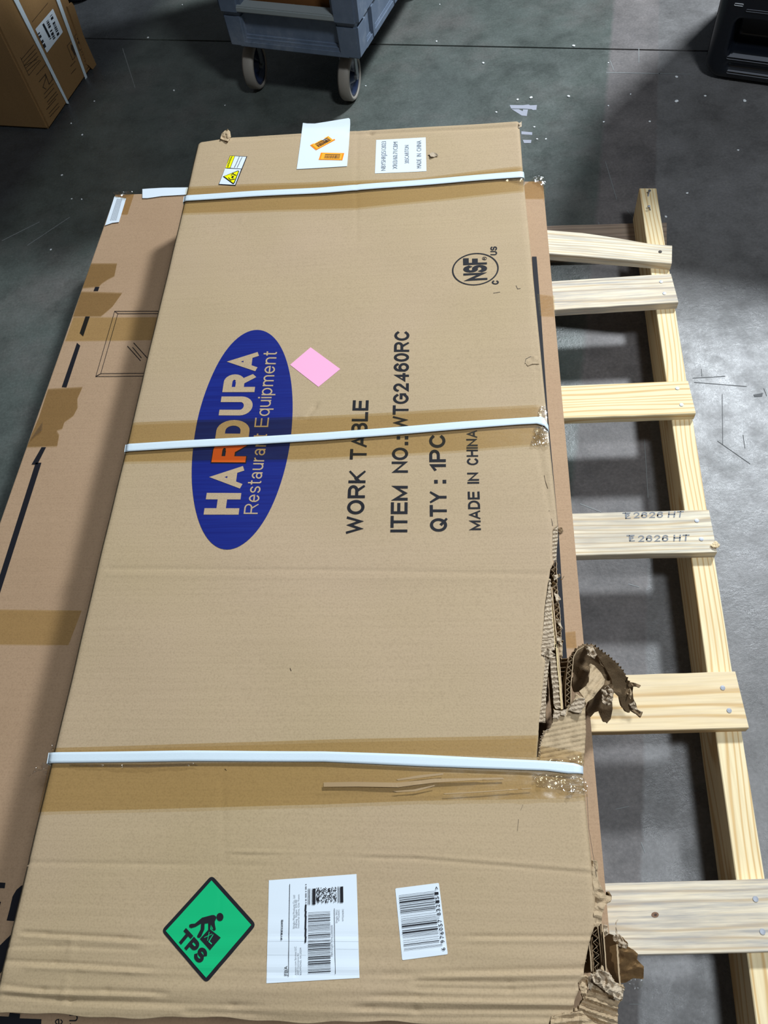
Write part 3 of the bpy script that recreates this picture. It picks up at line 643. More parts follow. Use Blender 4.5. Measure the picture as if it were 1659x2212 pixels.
crumple('crumpled_tape', c((330, 1890), (325, 1960), (240, 2030), (215, 2060), (280, 1960)), lambda x, y: ZB+0.0035, M_CLEAR, cb, 2.5, 0.002, 300)
crumple('torn_scrap', [(1204, 1140), (1214, 1139), (1217, 1148), (1212, 1152), (1207, 1150)], lambda x, y: ZB+0.003, M_FL, cb, 1.5, 0.002, 900)

# ------------------------------------------------------------ the torn work-table carton (A)
ca = thing('torn_carton', 'long tan cardboard carton with white straps, blue oval logo and torn right edge', 'carton')
FL, FR, NR, NL = A4
def uv_of(px, py):
    p = U(px, py, ZA); v = 0.5; u = 0.5
    for _ in range(12):
        Lp = NL.lerp(FL, v); Rp = NR.lerp(FR, v); e = Rp-Lp; u = (p-Lp).dot(e)/e.dot(e); q = Lp.lerp(Rp, u)
        f = (FL-NL).lerp(FR-NR, u); v += (p-q).dot(f)/f.dot(f)
    return u, v
JAG = [(1300, 2230), (1236, 2200), (1239, 2183), (1240.5, 2163), (1250, 2139), (1248, 2123), (1262, 2110), (1260, 2107), (1263, 2083), (1271, 2045), (1275.5, 2026), (1283.5, 2003), (1288, 1998), (1290, 1980), (1291, 1950),
       (1288, 1915), (1284, 1880), (1278, 1835), (1272, 1790), (1269, 1715), (1262, 1680), (1259, 1662), (1258, 1650), (1160, 1645), (1159, 1640), (1161, 1610), (1163, 1590), (1164, 1561), (1166, 1545), (1169, 1525), (1171, 1496),
       (1175, 1455), (1178, 1428), (1174, 1420), (1169, 1413), (1169, 1402), (1173, 1366), (1177, 1309), (1184, 1260), (1189, 1229), (1195, 1218), (1193, 1205), (1194, 1144), (1205, 1136), (1203, 1110), (1188, 965), (1130, 378), (1122, 262)]
JU = [uv_of(*q) for q in JAG]; JU.sort(key=lambda t: t[1]); jv = np.array([t[1] for t in JU]); ju = np.array([t[0] for t in JU])
vs = np.concatenate([np.linspace(0, 1, 560), np.linspace(0, 0.17, 130)+0.0004, jv[(jv > 0) & (jv < 1)]]); vs.sort()
NCOL = 170; V = []; Fc = []
for i, v in enumerate(vs):
    um = float(np.interp(v, jv, ju)); um += 0.0012*noise.noise(Vector((v*900, 3, 0))) if 0.1 < v < 0.52 and um < 0.985 else 0
    um = min(um, 1.0) if not v < 0.02 else um
    Lp = NL.lerp(FL, v); Rp = NR.lerp(FR, v)
    for j in range(NCOL+1):
        p = Lp.lerp(Rp, um*j/NCOL); V.append((p.x, p.y, 0))
V = np.array(V)
# far-left corner pushed in; ragged near edge
uu = np.tile(np.arange(NCOL+1)/NCOL, len(vs)); vv = np.repeat(vs, NCOL+1)
push = np.clip((vv-0.985)/0.015, 0, 1)*np.clip(1-uu/0.105, 0, 1)**0.5
V[:, 1] -= 0.018*push; V[:, 0] += 0.004*push
near = np.clip(1-vv/0.02, 0, 1); V[:, 1] += near*(0.0015*np.sin(uu*21)+0.0007*np.sin(uu*67))
V[:, 2] = ZA+dispA(V[:, 0], V[:, 1])
k = NCOL+1
Fc = [(i*k+j, i*k+j+1, (i+1)*k+j+1, (i+1)*k+j) for i in range(len(vs)-1) for j in range(NCOL)]
top = mk('top_panel', V, Fc, M_A, ca, True); md = top.modifiers.new('s', 'SOLIDIFY'); md.thickness = 0.0045; md.offset = -1
rowidx = lambda i, j: i*k+j
def wall(name, pts, z0, mat, parent, th=0.005, dz=0.0):
    """upright board below a line of points"""
    n = len(pts); V = []; 
    for i, p in enumerate(pts):
        a = pts[max(0, i-1)]; b_ = pts[min(n-1, i+1)]; d_ = Vector((b_[0]-a[0], b_[1]-a[1])).normalized(); q = Vector((-d_.y, d_.x))*th/2
        for s_ in (1, -1):
            V += [(p[0]+q.x*s_, p[1]+q.y*s_, p[2]+dz), (p[0]+q.x*s_, p[1]+q.y*s_, z0)]
    Fc = []
    for i in range(n-1):
        a = i*4; b_ = a+4; Fc += [(a, b_, b_+1, a+1), (a+2, a+3, b_+3, b_+2), (a, a+2, b_+2, b_), (a+1, b_+1, b_+3, a+3)]
    Fc += [(0, 1, 3, 2), (4*n-4, 4*n-2, 4*n-1, 4*n-3)]
    return mk(name, V, Fc, mat, parent)
W_ = np.array(V); g = W_.reshape(len(vs), k, 3)
ins = lambda A, sx, sy: [(p[0]+sx, p[1]+sy, p[2]) for p in A]
wall('side_panel', ins(g[::8, 0], 0.0035, 0), ZB+0.0005, M_A, ca, dz=-0.001)
wall('end_panel', ins(g[-1, ::6], 0, -0.004), ZB+0.0005, M_A, ca, dz=-0.001)
wall('end_panel', ins(g[0, ::6], 0, 0.004), ZB+0.0005, M_A, ca, dz=-0.001)
far_right = [tuple(g[i, -1]) for i in range(0, len(vs), 6) if vs[i] > uv_of(1203, 1120)[1]]
wall('side_panel', ins(far_right, -0.0035, 0), ZB+0.0005, M_A, ca, dz=-0.001)
lowr = [tuple(g[i, -1]) for i in range(0, len(vs), 6) if uv_of(1288, 1915)[1] < vs[i] < uv_of(1262, 1680)[1]]
wall('side_panel', ins(lowr, -0.0035, 0), ZB+0.0005, M_A, ca, dz=-0.001)
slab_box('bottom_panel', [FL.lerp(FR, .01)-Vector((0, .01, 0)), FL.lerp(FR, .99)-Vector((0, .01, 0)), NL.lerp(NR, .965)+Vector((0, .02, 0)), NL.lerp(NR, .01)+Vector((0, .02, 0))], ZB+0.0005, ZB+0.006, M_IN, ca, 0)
# packed contents: padding block, plus an added dark sheet painting shade into the hole
q = [uv for uv in (0.02, 0.86)]
def PQ(u, v, z): p = NL.lerp(FL, v).lerp(NR.lerp(FR, v), u); return Vector((p.x, p.y, z))
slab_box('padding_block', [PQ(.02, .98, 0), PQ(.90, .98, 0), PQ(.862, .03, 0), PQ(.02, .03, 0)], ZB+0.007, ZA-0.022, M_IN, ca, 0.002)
slab_box('hole_shade_sheet', [PQ(.905, .985, 0), PQ(.955, .985, 0), PQ(.925, .04, 0), PQ(.885, .04, 0)], ZB+0.007, ZB+0.03, flat('hole_shade_steel', (0.02, 0.02, 0.025), 0.5, 0.3), ca, 0.001)

# --- torn edge pieces
def strip(name, L, Rr, z, mat, parent, n=60, amp=0.0012, per=0.0045, thick=0.0, dz_r=0.0, noise_z=0.0006):
    """ridged strip of torn corrugated board between two pixel polylines"""
    def samp(P, t):
        seg = [math.dist(a, b) for a, b in zip(P[:-1], P[1:])]; s_ = t*sum(seg)
        for i, q in enumerate(seg):
            if s_ <= q or i == len(seg)-1: f = min(1, s_/max(q, 1e-6)); return (P[i][0]+(P[i+1][0]-P[i][0])*f, P[i][1]+(P[i+1][1]-P[i][1])*f)
            s_ -= q
    V = []; Fc = []; m = 6
    for i in range(n+1):
        a, b_ = samp(L, i/n), samp(Rr, i/n)
        for j in range(m+1):
            f = j/m; x, y = a[0]+(b_[0]-a[0])*f, a[1]+(b_[1]-a[1])*f
            w0 = U(x, y, z); ph = w0.y/per*math.pi*2; zz = z+amp*math.tanh(2.5*math.sin(ph+1.3*noise.noise(Vector((i*.2, f*2, 1)))))+noise_z*noise.noise(Vector((x*.3, y*.3, 7)))*2-dz_r*f
            V.append(U(x, y, zz))
    for i in range(n):
        for j in range(m): a = i*(m+1)+j; Fc.append((a, a+1, a+m+2, a+m+1))
    o = mk(name, V, Fc, mat, parent)
    if o.data.polygons[0].normal.z < 0: o.data.flip_normals()
    if thick: md = o.modifiers.new('s', 'SOLIDIFY'); md.thickness = thick; md.offset = -1
    return o
def zigzag(name, path, ampx, per, z, depth, mat, parent, zend=None, line=0.0005, irr=0.25):
    """edge of fluted board: a zigzag sheet standing upright, seen from above"""
    seg = [math.dist(a, b) for a, b in zip(path[:-1], path[1:])]; T = sum(seg); n = int(T/(per/2)); pts = []
    for i in range(n+1):
        s_ = i*T/n; k_ = 0
        while k_ < len(seg)-1 and s_ > seg[k_]: s_ -= seg[k_]; k_ += 1
        f = s_/seg[k_]; a, b_ = path[k_], path[k_+1]; x, y = a[0]+(b_[0]-a[0])*f, a[1]+(b_[1]-a[1])*f
        dx, dy = (b_[0]-a[0])/seg[k_], (b_[1]-a[1])/seg[k_]; s2 = (1 if i % 2 else -1)*ampx*(1+random.uniform(-irr, irr))
        zz = z+((zend-z)*i/n if zend is not None else 0); pts.append(U(x-dy*s2, y+dx*s2, zz))
    return wall(name, [tuple(p) for p in pts], z-depth if zend is None else min(z, zend)-depth, mat, parent, th=line)
def liner(name, path, z, depth, mat, parent, th=0.0006, wob=0.4, zend=None):
    pts = []; seg = [math.dist(a, b) for a, b in zip(path[:-1], path[1:])]; T = sum(seg); n = max(4, int(T/4))
    for i in range(n+1):
        s_ = i*T/n; k_ = 0
        while k_ < len(seg)-1 and s_ > seg[k_]: s_ -= seg[k_]; k_ += 1
        f = s_/seg[k_]; a, b_ = path[k_], path[k_+1]
        zz = z+((zend-z)*i/n if zend is not None else 0)
        pts.append(U(a[0]+(b_[0]-a[0])*f+wob*random.uniform(-1, 1), a[1]+(b_[1]-a[1])*f, zz))
    return wall(name, [tuple(p) for p in pts], z-depth if zend is None else min(z, zend)-depth, mat, parent, th=th)
c1 = crop(1140, 1040, 6.142); c2b = crop(1140, 1380, 6.9125); c3 = crop(1180, 1860, 6.282)
# pale torn fringe at the start of the tear
strip('torn_fringe', c1((340, 600), (330, 800), (325, 960), (330, 1040)), c1((402, 600), (400, 760), (385, 900), (380, 1060)), ZA-0.002, M_TORN, ca, 60, 0.0012, 0.006)
# flutes laid bare below the lifted liner
strip('exposed_flutes', c1((290, 1290), (235, 1650), (205, 2000), (180, 2240)), c1((300, 1290), (322, 1780), (350, 2050), (358, 2240)), ZA-0.006, M_TORN, ca, 120, 0.0011, 0.0062, thick=0.002)
strip('exposed_flutes', c2b((200, 0), (200, 150), (255, 330), (235, 520), (215, 800), (200, 1000), (165, 1250)), c2b((400, 0), (400, 60), (318, 345), (300, 520), (275, 800), (268, 1000), (262, 1250)), ZA-0.0055, M_TORN, ca, 120, 0.0009, 0.005, thick=0.002)
strip('exposed_flutes', c2b((335, 270), (345, 520), (380, 800), (385, 980), (420, 1050)), c2b((412, 262), (445, 520), (485, 800), (490, 980), (500, 1050)), ZA-0.010, M_TORN, ca, 90, 0.0016, 0.0066, thick=0.002)
crumple('torn_scrap', c2b((200, 165), (300, 140), (350, 180), (415, 240), (330, 280), (240, 250), (198, 230)), lambda x, y: ZA-0.001, M_TORN, ca, 2.2, 0.004, 200, 0.0012, seed=3, wave=(0.001, 0.5, 0.6))
liner('board_edge', c1((285, 1290), (300, 1500), (335, 1900), (365, 2212))+c2b((425, 60), (450, 400), (480, 700), (505, 1050)), ZA-0.008, 0.12, cardboard('pale_board_edge', lin(196, 172, 128), lin(206, 184, 140)), ca, 0.0018, 0.3)
liner('board_edge', c1((318, 1400), (345, 1700), (375, 2000), (395, 2212))+c2b((440, 30), (475, 400), (500, 700), (522, 1050)), ZA-0.012, 0.12, M_A, ca, 0.0016, 0.3)
zigzag('fluted_edge', c1((350, 1060), (340, 1200), (345, 1300), (370, 1480), (385, 1700), (400, 1850), (420, 2000), (440, 2120)), 4.0, 12.0, ZA-0.016, 0.13, M_A, ca, irr=0.5)
zigzag('fluted_edge', c1((330, 1200), (330, 1300), (360, 1500), (372, 1700), (385, 1800), (400, 1950)), 3.0, 9.0, ZA-0.02, 0.12, M_FL, ca, irr=0.6)
liner('board_edge', c1((382, 1040), (385, 1200), (390, 1400), (410, 1600), (430, 1750), (440, 2000), (455, 2180))+c2b((515, 60), (520, 260)), ZA-0.02, 0.14, M_A, ca, 0.0008, 0.9)
random.seed(5)
for pts in ([(335, 1250), (420, 1225), (432, 1260), (350, 1310)], [(350, 1480), (400, 1500), (440, 1560), (385, 1600)], [(375, 1820), (420, 1840), (465, 1960), (410, 1900)], [(390, 2040), (440, 2080), (455, 2180), (385, 2120)],
            [(425, 1295), (455, 1290), (486, 1255), (470, 1290), (440, 1310)]):
    crumple('torn_scrap', c1(*pts), lambda x, y: ZA-0.012, M_TORN if pts[0][0] != 425 else M_FL, ca, 2.0, 0.004, 400, 0.0008, seed=pts[0][1])
crumple('torn_scrap', c2b((430, 0), (520, 60), (510, 190), (500, 300), (470, 280), (445, 100)), lambda x, y: ZA-0.02, M_A, ca, 2.5, 0.004, 120, 0.001, seed=2)
for i, y in enumerate((300, 350, 430, 490, 560)): liner('board_edge', c2b((470, y), (600, y-8)), ZA-0.07, 0.05, M_FL, ca, 0.001, 0.2)
# flap between the strap and the hole: lifted wall with corrugation showing through
mf = c2b((120, 1830), (150, 1760), (190, 1560), (240, 1380), (330, 1340), (370, 1250), (380, 1130), (400, 1060), (500, 1075), (575, 1050), (640, 1000), (700, 900), (720, 812), (770, 850), (862, 880), (865, 1000), (860, 1100), (870, 1400), (850, 1700), (828, 1900), (822, 2050), (600, 2040), (300, 1960))
crumple('torn_flap', mf, lambda x, y: ZA-0.003+dispA([U(x, y, ZA).x], [U(x, y, ZA).y])[0]*0.3-0.006*max(0, (x-1255)/12), M_A, ca, 3.2, 0.0016, 40, 0.0035, True, 1, wave=(0.0010, 0.12, 0.58))
strip('exposed_flutes', c2b((612, 1065), (650, 985), (720, 915), (800, 880)), c2b((790, 1115), (812, 1050), (840, 1000), (858, 900)), ZA+0.003, M_TORN, ca, 40, 0.0009, 0.0055, thick=0.0015)
strip('exposed_flutes', c2b((375, 1180), (395, 1062)), c2b((455, 1200), (500, 1075)), ZA-0.0005, M_TORN, ca, 24, 0.0007, 0.006, thick=0.0015)
crumple('torn_scrap', c2b((505, 1075), (575, 1052), (572, 1120), (560, 1150), (490, 1135)), lambda x, y: ZA+0.001, M_TORN, ca, 2.2, 0.002, 300, 0.001, seed=8)
random.seed(11)
zigzag('fluted_edge', c2b((175, 1790), (185, 1700), (180, 1600), (215, 1450), (250, 1385), (330, 1345)), 2.0, 6.0, ZA-0.001, 0.004, M_TORN, ca, irr=0.7)
# big curled flaps hanging over the fifth deck board
cc = crop(1160, 1380, 6.9125)
arch = cc((470, 1010), (465, 700), (480, 450), (510, 260), (560, 160), (640, 105), (740, 75), (840, 85), (930, 150), (1050, 240), (1180, 350), (1290, 480), (1370, 640), (1410, 760))
random.seed(3)
zigzag('fluted_edge', cc((470, 1010), (465, 700), (485, 450), (515, 260)), 4.2, 11.5, ZA-0.012, 0.12, M_A, ca, irr=0.15)
liner('board_edge', cc((430, 1010), (425, 700), (450, 450), (480, 270)), ZA-0.012, 0.12, M_FL, ca, 0.0008, 0.1)
liner('board_edge', cc((505, 1010), (505, 700), (530, 450), (548, 260), (600, 170), (700, 110)), ZA-0.010, 0.03, M_A, ca, 0.0009, 0.2)
zigzag('fluted_edge', cc((515, 260), (560, 170), (640, 110), (740, 75), (840, 85), (930, 150), (1050, 240), (1180, 350), (1290, 480), (1370, 640)), 3.2, 9.0, ZA-0.012, 0.02, M_FL, ca, zend=0.235, irr=0.35)
def zlob(x0, y0, x1, y1, z0, z1):
    dx, dy = x1-x0, y1-y0; L2 = dx*dx+dy*dy
    return lambda x, y: z0+(z1-z0)*min(1, max(0, ((x-x0)*dx+(y-y0)*dy)/L2))
l2 = cc((850, 110), (930, 160), (1050, 245), (1180, 355), (1290, 485), (1375, 645), (1440, 700), (1430, 780), (1440, 900), (1480, 970), (1500, 1060), (1580, 1090), (1540, 1160), (1460, 1100), (1395, 1060), (1385, 1100), (1330, 1080), (1270, 1010), (1230, 880), (1150, 800), (1110, 600), (1000, 400), (900, 250))
crumple('torn_flap', l2, zlob(1290, 1400, 1385, 1540, ZA-0.02, 0.165), M_FL, ca, 2.6, 0.010, 26, 0.003, False, 4)
l1 = cc((560, 230), (640, 130), (740, 95), (850, 110), (900, 250), (950, 380), (1060, 480), (1130, 640), (1150, 800), (1120, 900), (1130, 1050), (1100, 1200), (1050, 1250), (985, 1240), (940, 1150), (915, 1080), (860, 1100), (800, 1170), (730, 1070), (780, 960), (700, 860), (630, 790), (560, 800), (530, 700), (545, 450))
crumple('torn_flap', l1, zlob(1262, 1395, 1310, 1560, ZA-0.018, 0.19), M_FL, ca, 2.6, 0.012, 30, 0.003, False, 9)
crumple('torn_flap', cc((630, 780), (770, 670), (800, 370), (860, 400), (960, 510), (1015, 610), (1000, 680), (900, 800), (840, 880), (730, 960), (690, 860)), zlob(1250, 1495, 1300, 1450, ZA-0.004, ZA-0.03), M_A, ca, 2.6, 0.004, 50, 0.002, False, 12, wave=(0.001, 0.45, 0.35))
crumple('torn_scrap', cc((960, 760), (1060, 700), (1140, 780), (1120, 960), (1060, 1000), (980, 960)), lambda x, y: 0.262, M_TORN, ca, 1.8, 0.010, 300, 0.0008, seed=15)
crumple('torn_scrap', cc((730, 110), (840, 120), (890, 230), (860, 300), (760, 240)), lambda x, y: ZA-0.008, M_TORN, ca, 1.8, 0.007, 300, 0.0008, seed=17)
crumple('torn_scrap', cc((1300, 720), (1370, 700), (1420, 800), (1400, 900), (1350, 830)), lambda x, y: 0.215, M_A, ca, 2, 0.006, 200, 0.0008, seed=19)
crumple('torn_scrap', cc((1380, 650), (1470, 660), (1545, 690), (1530, 720), (1440, 715)), lambda x, y: 0.235, M_FL, ca, 2, 0.004, 200, 0.0012, seed=20)
crumple('torn_scrap', cc((1360, 960), (1450, 930), (1500, 1060), (1570, 1085), (1530, 1120), (1420, 1030)), lambda x, y: 0.185, M_TORN, ca, 2, 0.008, 300, 0.001, seed=22)
# crumpled lower right corner
crumple('torn_flap', c3((630, 0), (680, 0), (690, 100), (710, 270), (770, 400), (810, 460), (880, 480), (880, 530), (800, 600), (760, 720), (750, 840), (700, 900), (655, 880), (640, 700), (610, 600), (625, 500), (640, 380), (625, 150)),
        lambda x, y: ZA-0.002-0.006*max(0, (x-1296)/20), M_A, ca, 3.4, 0.003, 160, 0.003, False, 31)
crumple('torn_flap', c3((810, 420), (850, 410), (888, 470), (885, 530), (850, 560), (800, 540)), lambda x, y: ZA-0.03, M_IN, ca, 2.4, 0.006, 160, 0.002, False, 33)
for k_, (a, b_, z_) in enumerate((((585, 1110), (615, 1500), .02), ((605, 1040), (640, 1500), .022), ((625, 1030), (650, 1490), .03), ((700, 890), (770, 1480), .024), ((735, 870), (790, 1490), .02), ((755, 850), (805, 1500), .026), ((775, 960), (815, 1505), .016))):
    liner('board_edge', c3(a, ((a[0]+b_[0])/2+3, (a[1]+b_[1])/2), b_), ZA-z_, 0.12, (M_A, M_FL, M_IN)[k_ % 3] if k_ != 5 else M_A, ca, 0.0013, 0.2)
random.seed(21)
zigzag('fluted_edge', c3((665, 930), (670, 1150), (680, 1350), (680, 1500)), 5.0, 17, ZA-0.022, 0.10, M_A, ca, irr=0.6, line=0.0004)
zigzag('fluted_edge', c3((690, 950), (700, 1200), (695, 1480)), 3.5, 13, ZA-0.026, 0.10, M_FL, ca, irr=0.6, line=0.0004)
zigzag('fluted_edge', c3((548, 1200), (552, 1280), (535, 1370)), 1.5, 9, ZA-0.03, 0.08, M_A, ca, irr=0.6)
big = c3((620, 1560), (740, 1458), (890, 1570), (940, 1650), (1050, 1700), (1040, 1850), (1020, 1890), (970, 1950), (970, 2260), (60, 2300), (60, 2160), (110, 2120), (250, 2090), (440, 2020), (450, 1960), (500, 1880), (550, 1830), (560, 1760), (600, 1740), (640, 1650))
def zbig(x, y):
    t = (y-2100)+0.35*(x-1290)*-1
    return ZA-0.006-0.010*max(0, (x-1310)/35)+0.0035*math.sin(t*0.22)+0.0015*math.sin(t*0.5+1)
crumple('torn_flap', big, zbig, M_A, ca, 3.0, 0.002, 60, 0.004, False, 41)
crumple('torn_flap', c3((640, 1640), (620, 1560), (740, 1470), (880, 1560), (930, 1650), (1040, 1730), (1045, 1850), (1000, 1880), (860, 1810), (740, 1720)), lambda x, y: ZA+0.004-0.012*max(0, (x-1320)/30), M_TORN, ca, 2.5, 0.006, 110, 0.0025, False, 43)
crumple('torn_flap', c3((440, 1640), (490, 1570), (560, 1565), (556, 1740), (545, 1820), (500, 1860), (470, 1780)), lambda x, y: ZA-0.004, M_A, ca, 2.5, 0.004, 120, 0.003, False, 45)
crumple('torn_flap', c3((570, 1590), (630, 1580), (640, 1680), (600, 1750), (570, 1720)), lambda x, y: ZA-0.003, M_TORN, ca, 2.5, 0.004, 200, 0.002, False, 47)
crumple('torn_flap', c3((60, 2150), (110, 2110), (260, 2085), (420, 2050), (520, 2080), (660, 2200), (700, 2300), (60, 2300)), lambda x, y: ZA+0.001, M_A, ca, 3.5, 0.003, 60, 0.003, False, 49, wave=(0.0012, 0.05, 0.4))
crumple('torn_flap', c3((780, 1040), (850, 985), (920, 1010), (960, 1130), (975, 1450), (1010, 1700), (950, 1660), (880, 1560), (800, 1400)), zlob(1305, 2050, 1335, 2050, 0.22, 0.30), M_FL, ca, 2.6, 0.004, 60, 0.002, False, 51)
liner('board_edge', c3((960, 1130), (972, 1300), (985, 1500), (1005, 1690)), 0.305, 0.06, M_A, ca, 0.0016, 0.3)
crumple('torn_flap', c3((900, 1030), (990, 990), (1040, 1040), (1110, 1120), (1110, 1170), (1180, 1200), (1245, 1260), (1230, 1340), (1325, 1430), (1320, 1600), (1180, 1590), (1080, 1650), (1000, 1660), (975, 1440), (960, 1150)), zlob(1335, 2040, 1390, 2110, 0.29, 0.20), M_C, ca, 2.8, 0.006, 60, 0.0015, False, 53)
crumple('torn_scrap', c3((905, 1045), (930, 1000), (990, 990), (1040, 1080), (1110, 1130), (1090, 1190), (1010, 1160), (950, 1120)), lambda x, y: 0.297, M_TORN, ca, 2.0, 0.006, 200, 0.001, False, 54)
crumple('torn_scrap', c3((930, 860), (950, 810), (975, 790), (972, 805), (950, 850), (955, 920), (970, 1010), (952, 1010), (940, 930)), lambda x, y: 0.30, M_TORN, ca, 2.0, 0.001, 200, 0.001, False, 55)
crumple('plastic_film', c3((1080, 1650), (1180, 1590), (1320, 1600), (1310, 1700), (1240, 1760), (1150, 1710)), lambda x, y: 0.21, M_FILM, ca, 3.0, 0.004, 80, 0, True, 56)
crumple('torn_scrap', c3((780, 870), (830, 880), (840, 950), (845, 1010), (810, 1030), (780, 990)), lambda x, y: ZB+0.03, M_TORN, ca, 2, 0.004, 200, 0.001, False, 57)
# small damage: far left corner tuft, punctures
crumple('torn_scrap', [(476, 299), (479, 288), (487, 281), (492, 279), (497, 284), (499, 296), (493, 305), (484, 303)], lambda x, y: ZA+0.003, M_A, ca, 1.8, 0.004, 300, 0.001, False, 61)
crumple('torn_scrap', [(927, 332), (935, 328), (944, 332), (948, 335), (938, 339), (930, 338)], lambda x, y: ZA+0.002, M_TORN, ca, 2.0, 0.0015, 500, 0.0005, False, 62)
crumple('torn_scrap', [(1118, 268), (1127, 262), (1127, 273), (1120, 276)], lambda x, y: ZA-0.002, M_TORN, ca, 1.5, 0.003, 500, 0.0008, False, 63)
crumple('torn_scrap', [(1134, 783), (1142, 772), (1158, 768), (1166, 770), (1160, 780), (1166, 786), (1150, 786), (1140, 790)], lambda x, y: ZA+0.0012, M_A, ca, 2.6, 0.0008, 400, 0, False, 64)
d = Deco(placeA, 1)
d.line([(1134, 786), (1136, 776), (1146, 771), (1153, 773)], 0.9); d.line([(1137, 789), (1146, 784), (1160, 780)], 0.8); d.line([(925, 335), (934, 338), (944, 337)], 1.6); d.line([(1115, 618), (1118, 625), (1124, 624)], 1)
d.line([(627, 1444), (629, 1449)], 1.4); d.line([(486, 1661), (489, 1664)], 1.2); d.line([(1066, 634), (1080, 632)], 0.9)
d.line([(1175, 1026), (1178, 1040), (1183, 1056)], 0.9); d.line([(1186, 1104), (1189, 1110), (1193, 1130), (1194, 1140)], 1.1); d.line([(1120, 1770), (1118, 1795)], 0.5); d.line([(1125, 1750), (1130, 1738)], 0.5)
d.line([(1268, 1715), (1272, 1790), (1281, 1845), (1289, 1893)], 0.9)
d.build('tear_line', M_BRN, ca)

# --- printing
lg = Deco(placeA, 1); lg.disc((523.5, 950.5), (32.7, -237), (104, 0), 96, rings=26); logo = lg.build('oval_logo', M_BLUE, ca); logo['label'] = 'dark blue printed oval'
c = crop(380, 690, 4.253); d = Deco(placeA, 2); r_ = Deco(placeA, 2); ro = Deco(placeA, 2)
def lx(y, top):    # left/right rail of the slanting logo lettering, crop coordinates
    return (255+(480-255)*(1795-y)/(1795-330)) if top else (576+(770-576)*(1795-y)/(1795-310))
for ch, y0, y1 in (('H', 1795, 1597), ('A', 1556, 1348), ('D', 1102, 928), ('U', 886, 712), ('R', 672, 508), ('A', 482, 308)):
    q = c((lx(y0, 1), y0), (lx(y1, 1), y1), (lx(y1, 0), y1), (lx(y0, 0), y0)); d.stext(ch, *q, t=0.27)
y0, y1 = 1318, 1120
ro.stext('R', *c((lx(y0, 1)-8, y0+6), (lx(y1, 1)-8, y1), (lx(y1, 0)+8, y1), (lx(y0, 0)+8, y0+6)), t=0.33); r_.lay = 3
r_.stext('R', *c((lx(y0, 1), y0-2), (lx(y1, 1), y1+4), (lx(y1, 0), y1+4), (lx(y0, 0), y0-2)), t=0.27)
d.stext('Restaurant Equipment', *c((622, 1788), (805, 302), (933, 302), (750, 1788)), t=0.105, gap=0.13, space=.38)
d.build('logo_lettering', M_A, logo); ro.build('logo_lettering', M_BK, logo); rr_ = r_.build('logo_lettering', M_OR, logo); rr_['label'] = 'orange letter'
c = crop(700, 690, 3.072)
for (ys, xa0, xb0, ye, xa1, xb1), words in (((1421, 143, 262, 537, 192, 297), (('WORK', 1421, 1003), ('TABLE', 930, 537))),
        ((1412, 440, 553, 72, 467, 567), (('ITEM', 1412, 1105), ('NO', 1018, 850), ('.', 834, 812), (':', 796, 774), ('WTG2460RC', 732, 72))),
        ((1408, 703, 818, 762, 697, 805), (('QTY', 1408, 1140), (':', 1090, 1066), ('1PC', 1008, 762))),
        ((1398, 960, 1042, 735, 942, 1016), (('MADE', 1398, 1145), ('IN', 1093, 1020), ('CHINA', 970, 738)))):
    d = Deco(placeA, 1); f = lambda y, a, b: (a+(b-a)*(ys-y)/(ys-ye), y)
    for wd, y0, y1 in words: d.stext(wd, *c(f(y0, xa0, xa1), f(y1, xa0, xa1), f(y1, xb0, xb1), f(y0, xb0, xb1)), t=0.185, gap=0.12)
    d.build('printed_lettering', M_BK, ca)
d = Deco(placeA, 1); c = crop(960, 520, 11.06)
d.disc(c((740, 688))[0], (50.5, -1.5), (2, -35), 64, inner=0.935)
d.stext('NSF', *c((455, 972), (445, 428), (1012, 412), (1028, 940)), t=0.24, gap=0.05); d.stext('US', *c((1100, 352), (1095, 146), (1258, 146), (1262, 352)), t=0.22, gap=.1); d.stext('C', *c((1130, 1055), (1130, 950), (1302, 950), (1302, 1055)), t=0.24)
d.disc(c((957, 430))[0], (5.3, 0), (0, -3.6), 24, inner=0.8); d.stext('R', *c((925, 455), (925, 408), (985, 408), (985, 455)), t=.2)
d.build('certification_mark', M_BK, ca)
# --- stickers
def sticker(name, pts, mat, lay=1, step=6, label=None):
    o = Deco(placeA, lay).poly(pts, step).build(name, mat, ca)
    if label: o['label'] = label
    return o
sticker('pink_sticker', [(627, 789), (671, 750.5), (735, 797), (688, 836)], M_PINK, label='blank pink diamond sticker')
c = crop(630, 240, 5.027)
pp = c((122, 128), (170, 134), (250, 135), (380, 115), (500, 95), (620, 75), (634, 88), (636, 140), (622, 360), (602, 598), (330, 615), (55, 630), (90, 380))
V, Fc = tri(pp, 7); XY = UA(V, ZA); 
Z = ZA+0.0012+dispA(XY[:, 0], XY[:, 1])+np.array([0.006*max(0, (278-y)/20) for x, y in V]); paper = mk('paper_sheet', UA(V, Z), Fc, M_PAPER, ca, True)
if paper.data.polygons[0].normal.z < 0: paper.data.flip_normals()
paper['label'] = 'blank white paper sheet with two orange stickers'
def onpaper(P, lay):
    XY = UA(P, ZA); z = ZA+0.0014+dispA(XY[:, 0], XY[:, 1])+np.array([0.006*max(0, (278-y)/20) for x, y in P])+LAY*lay; return UA(P, z)
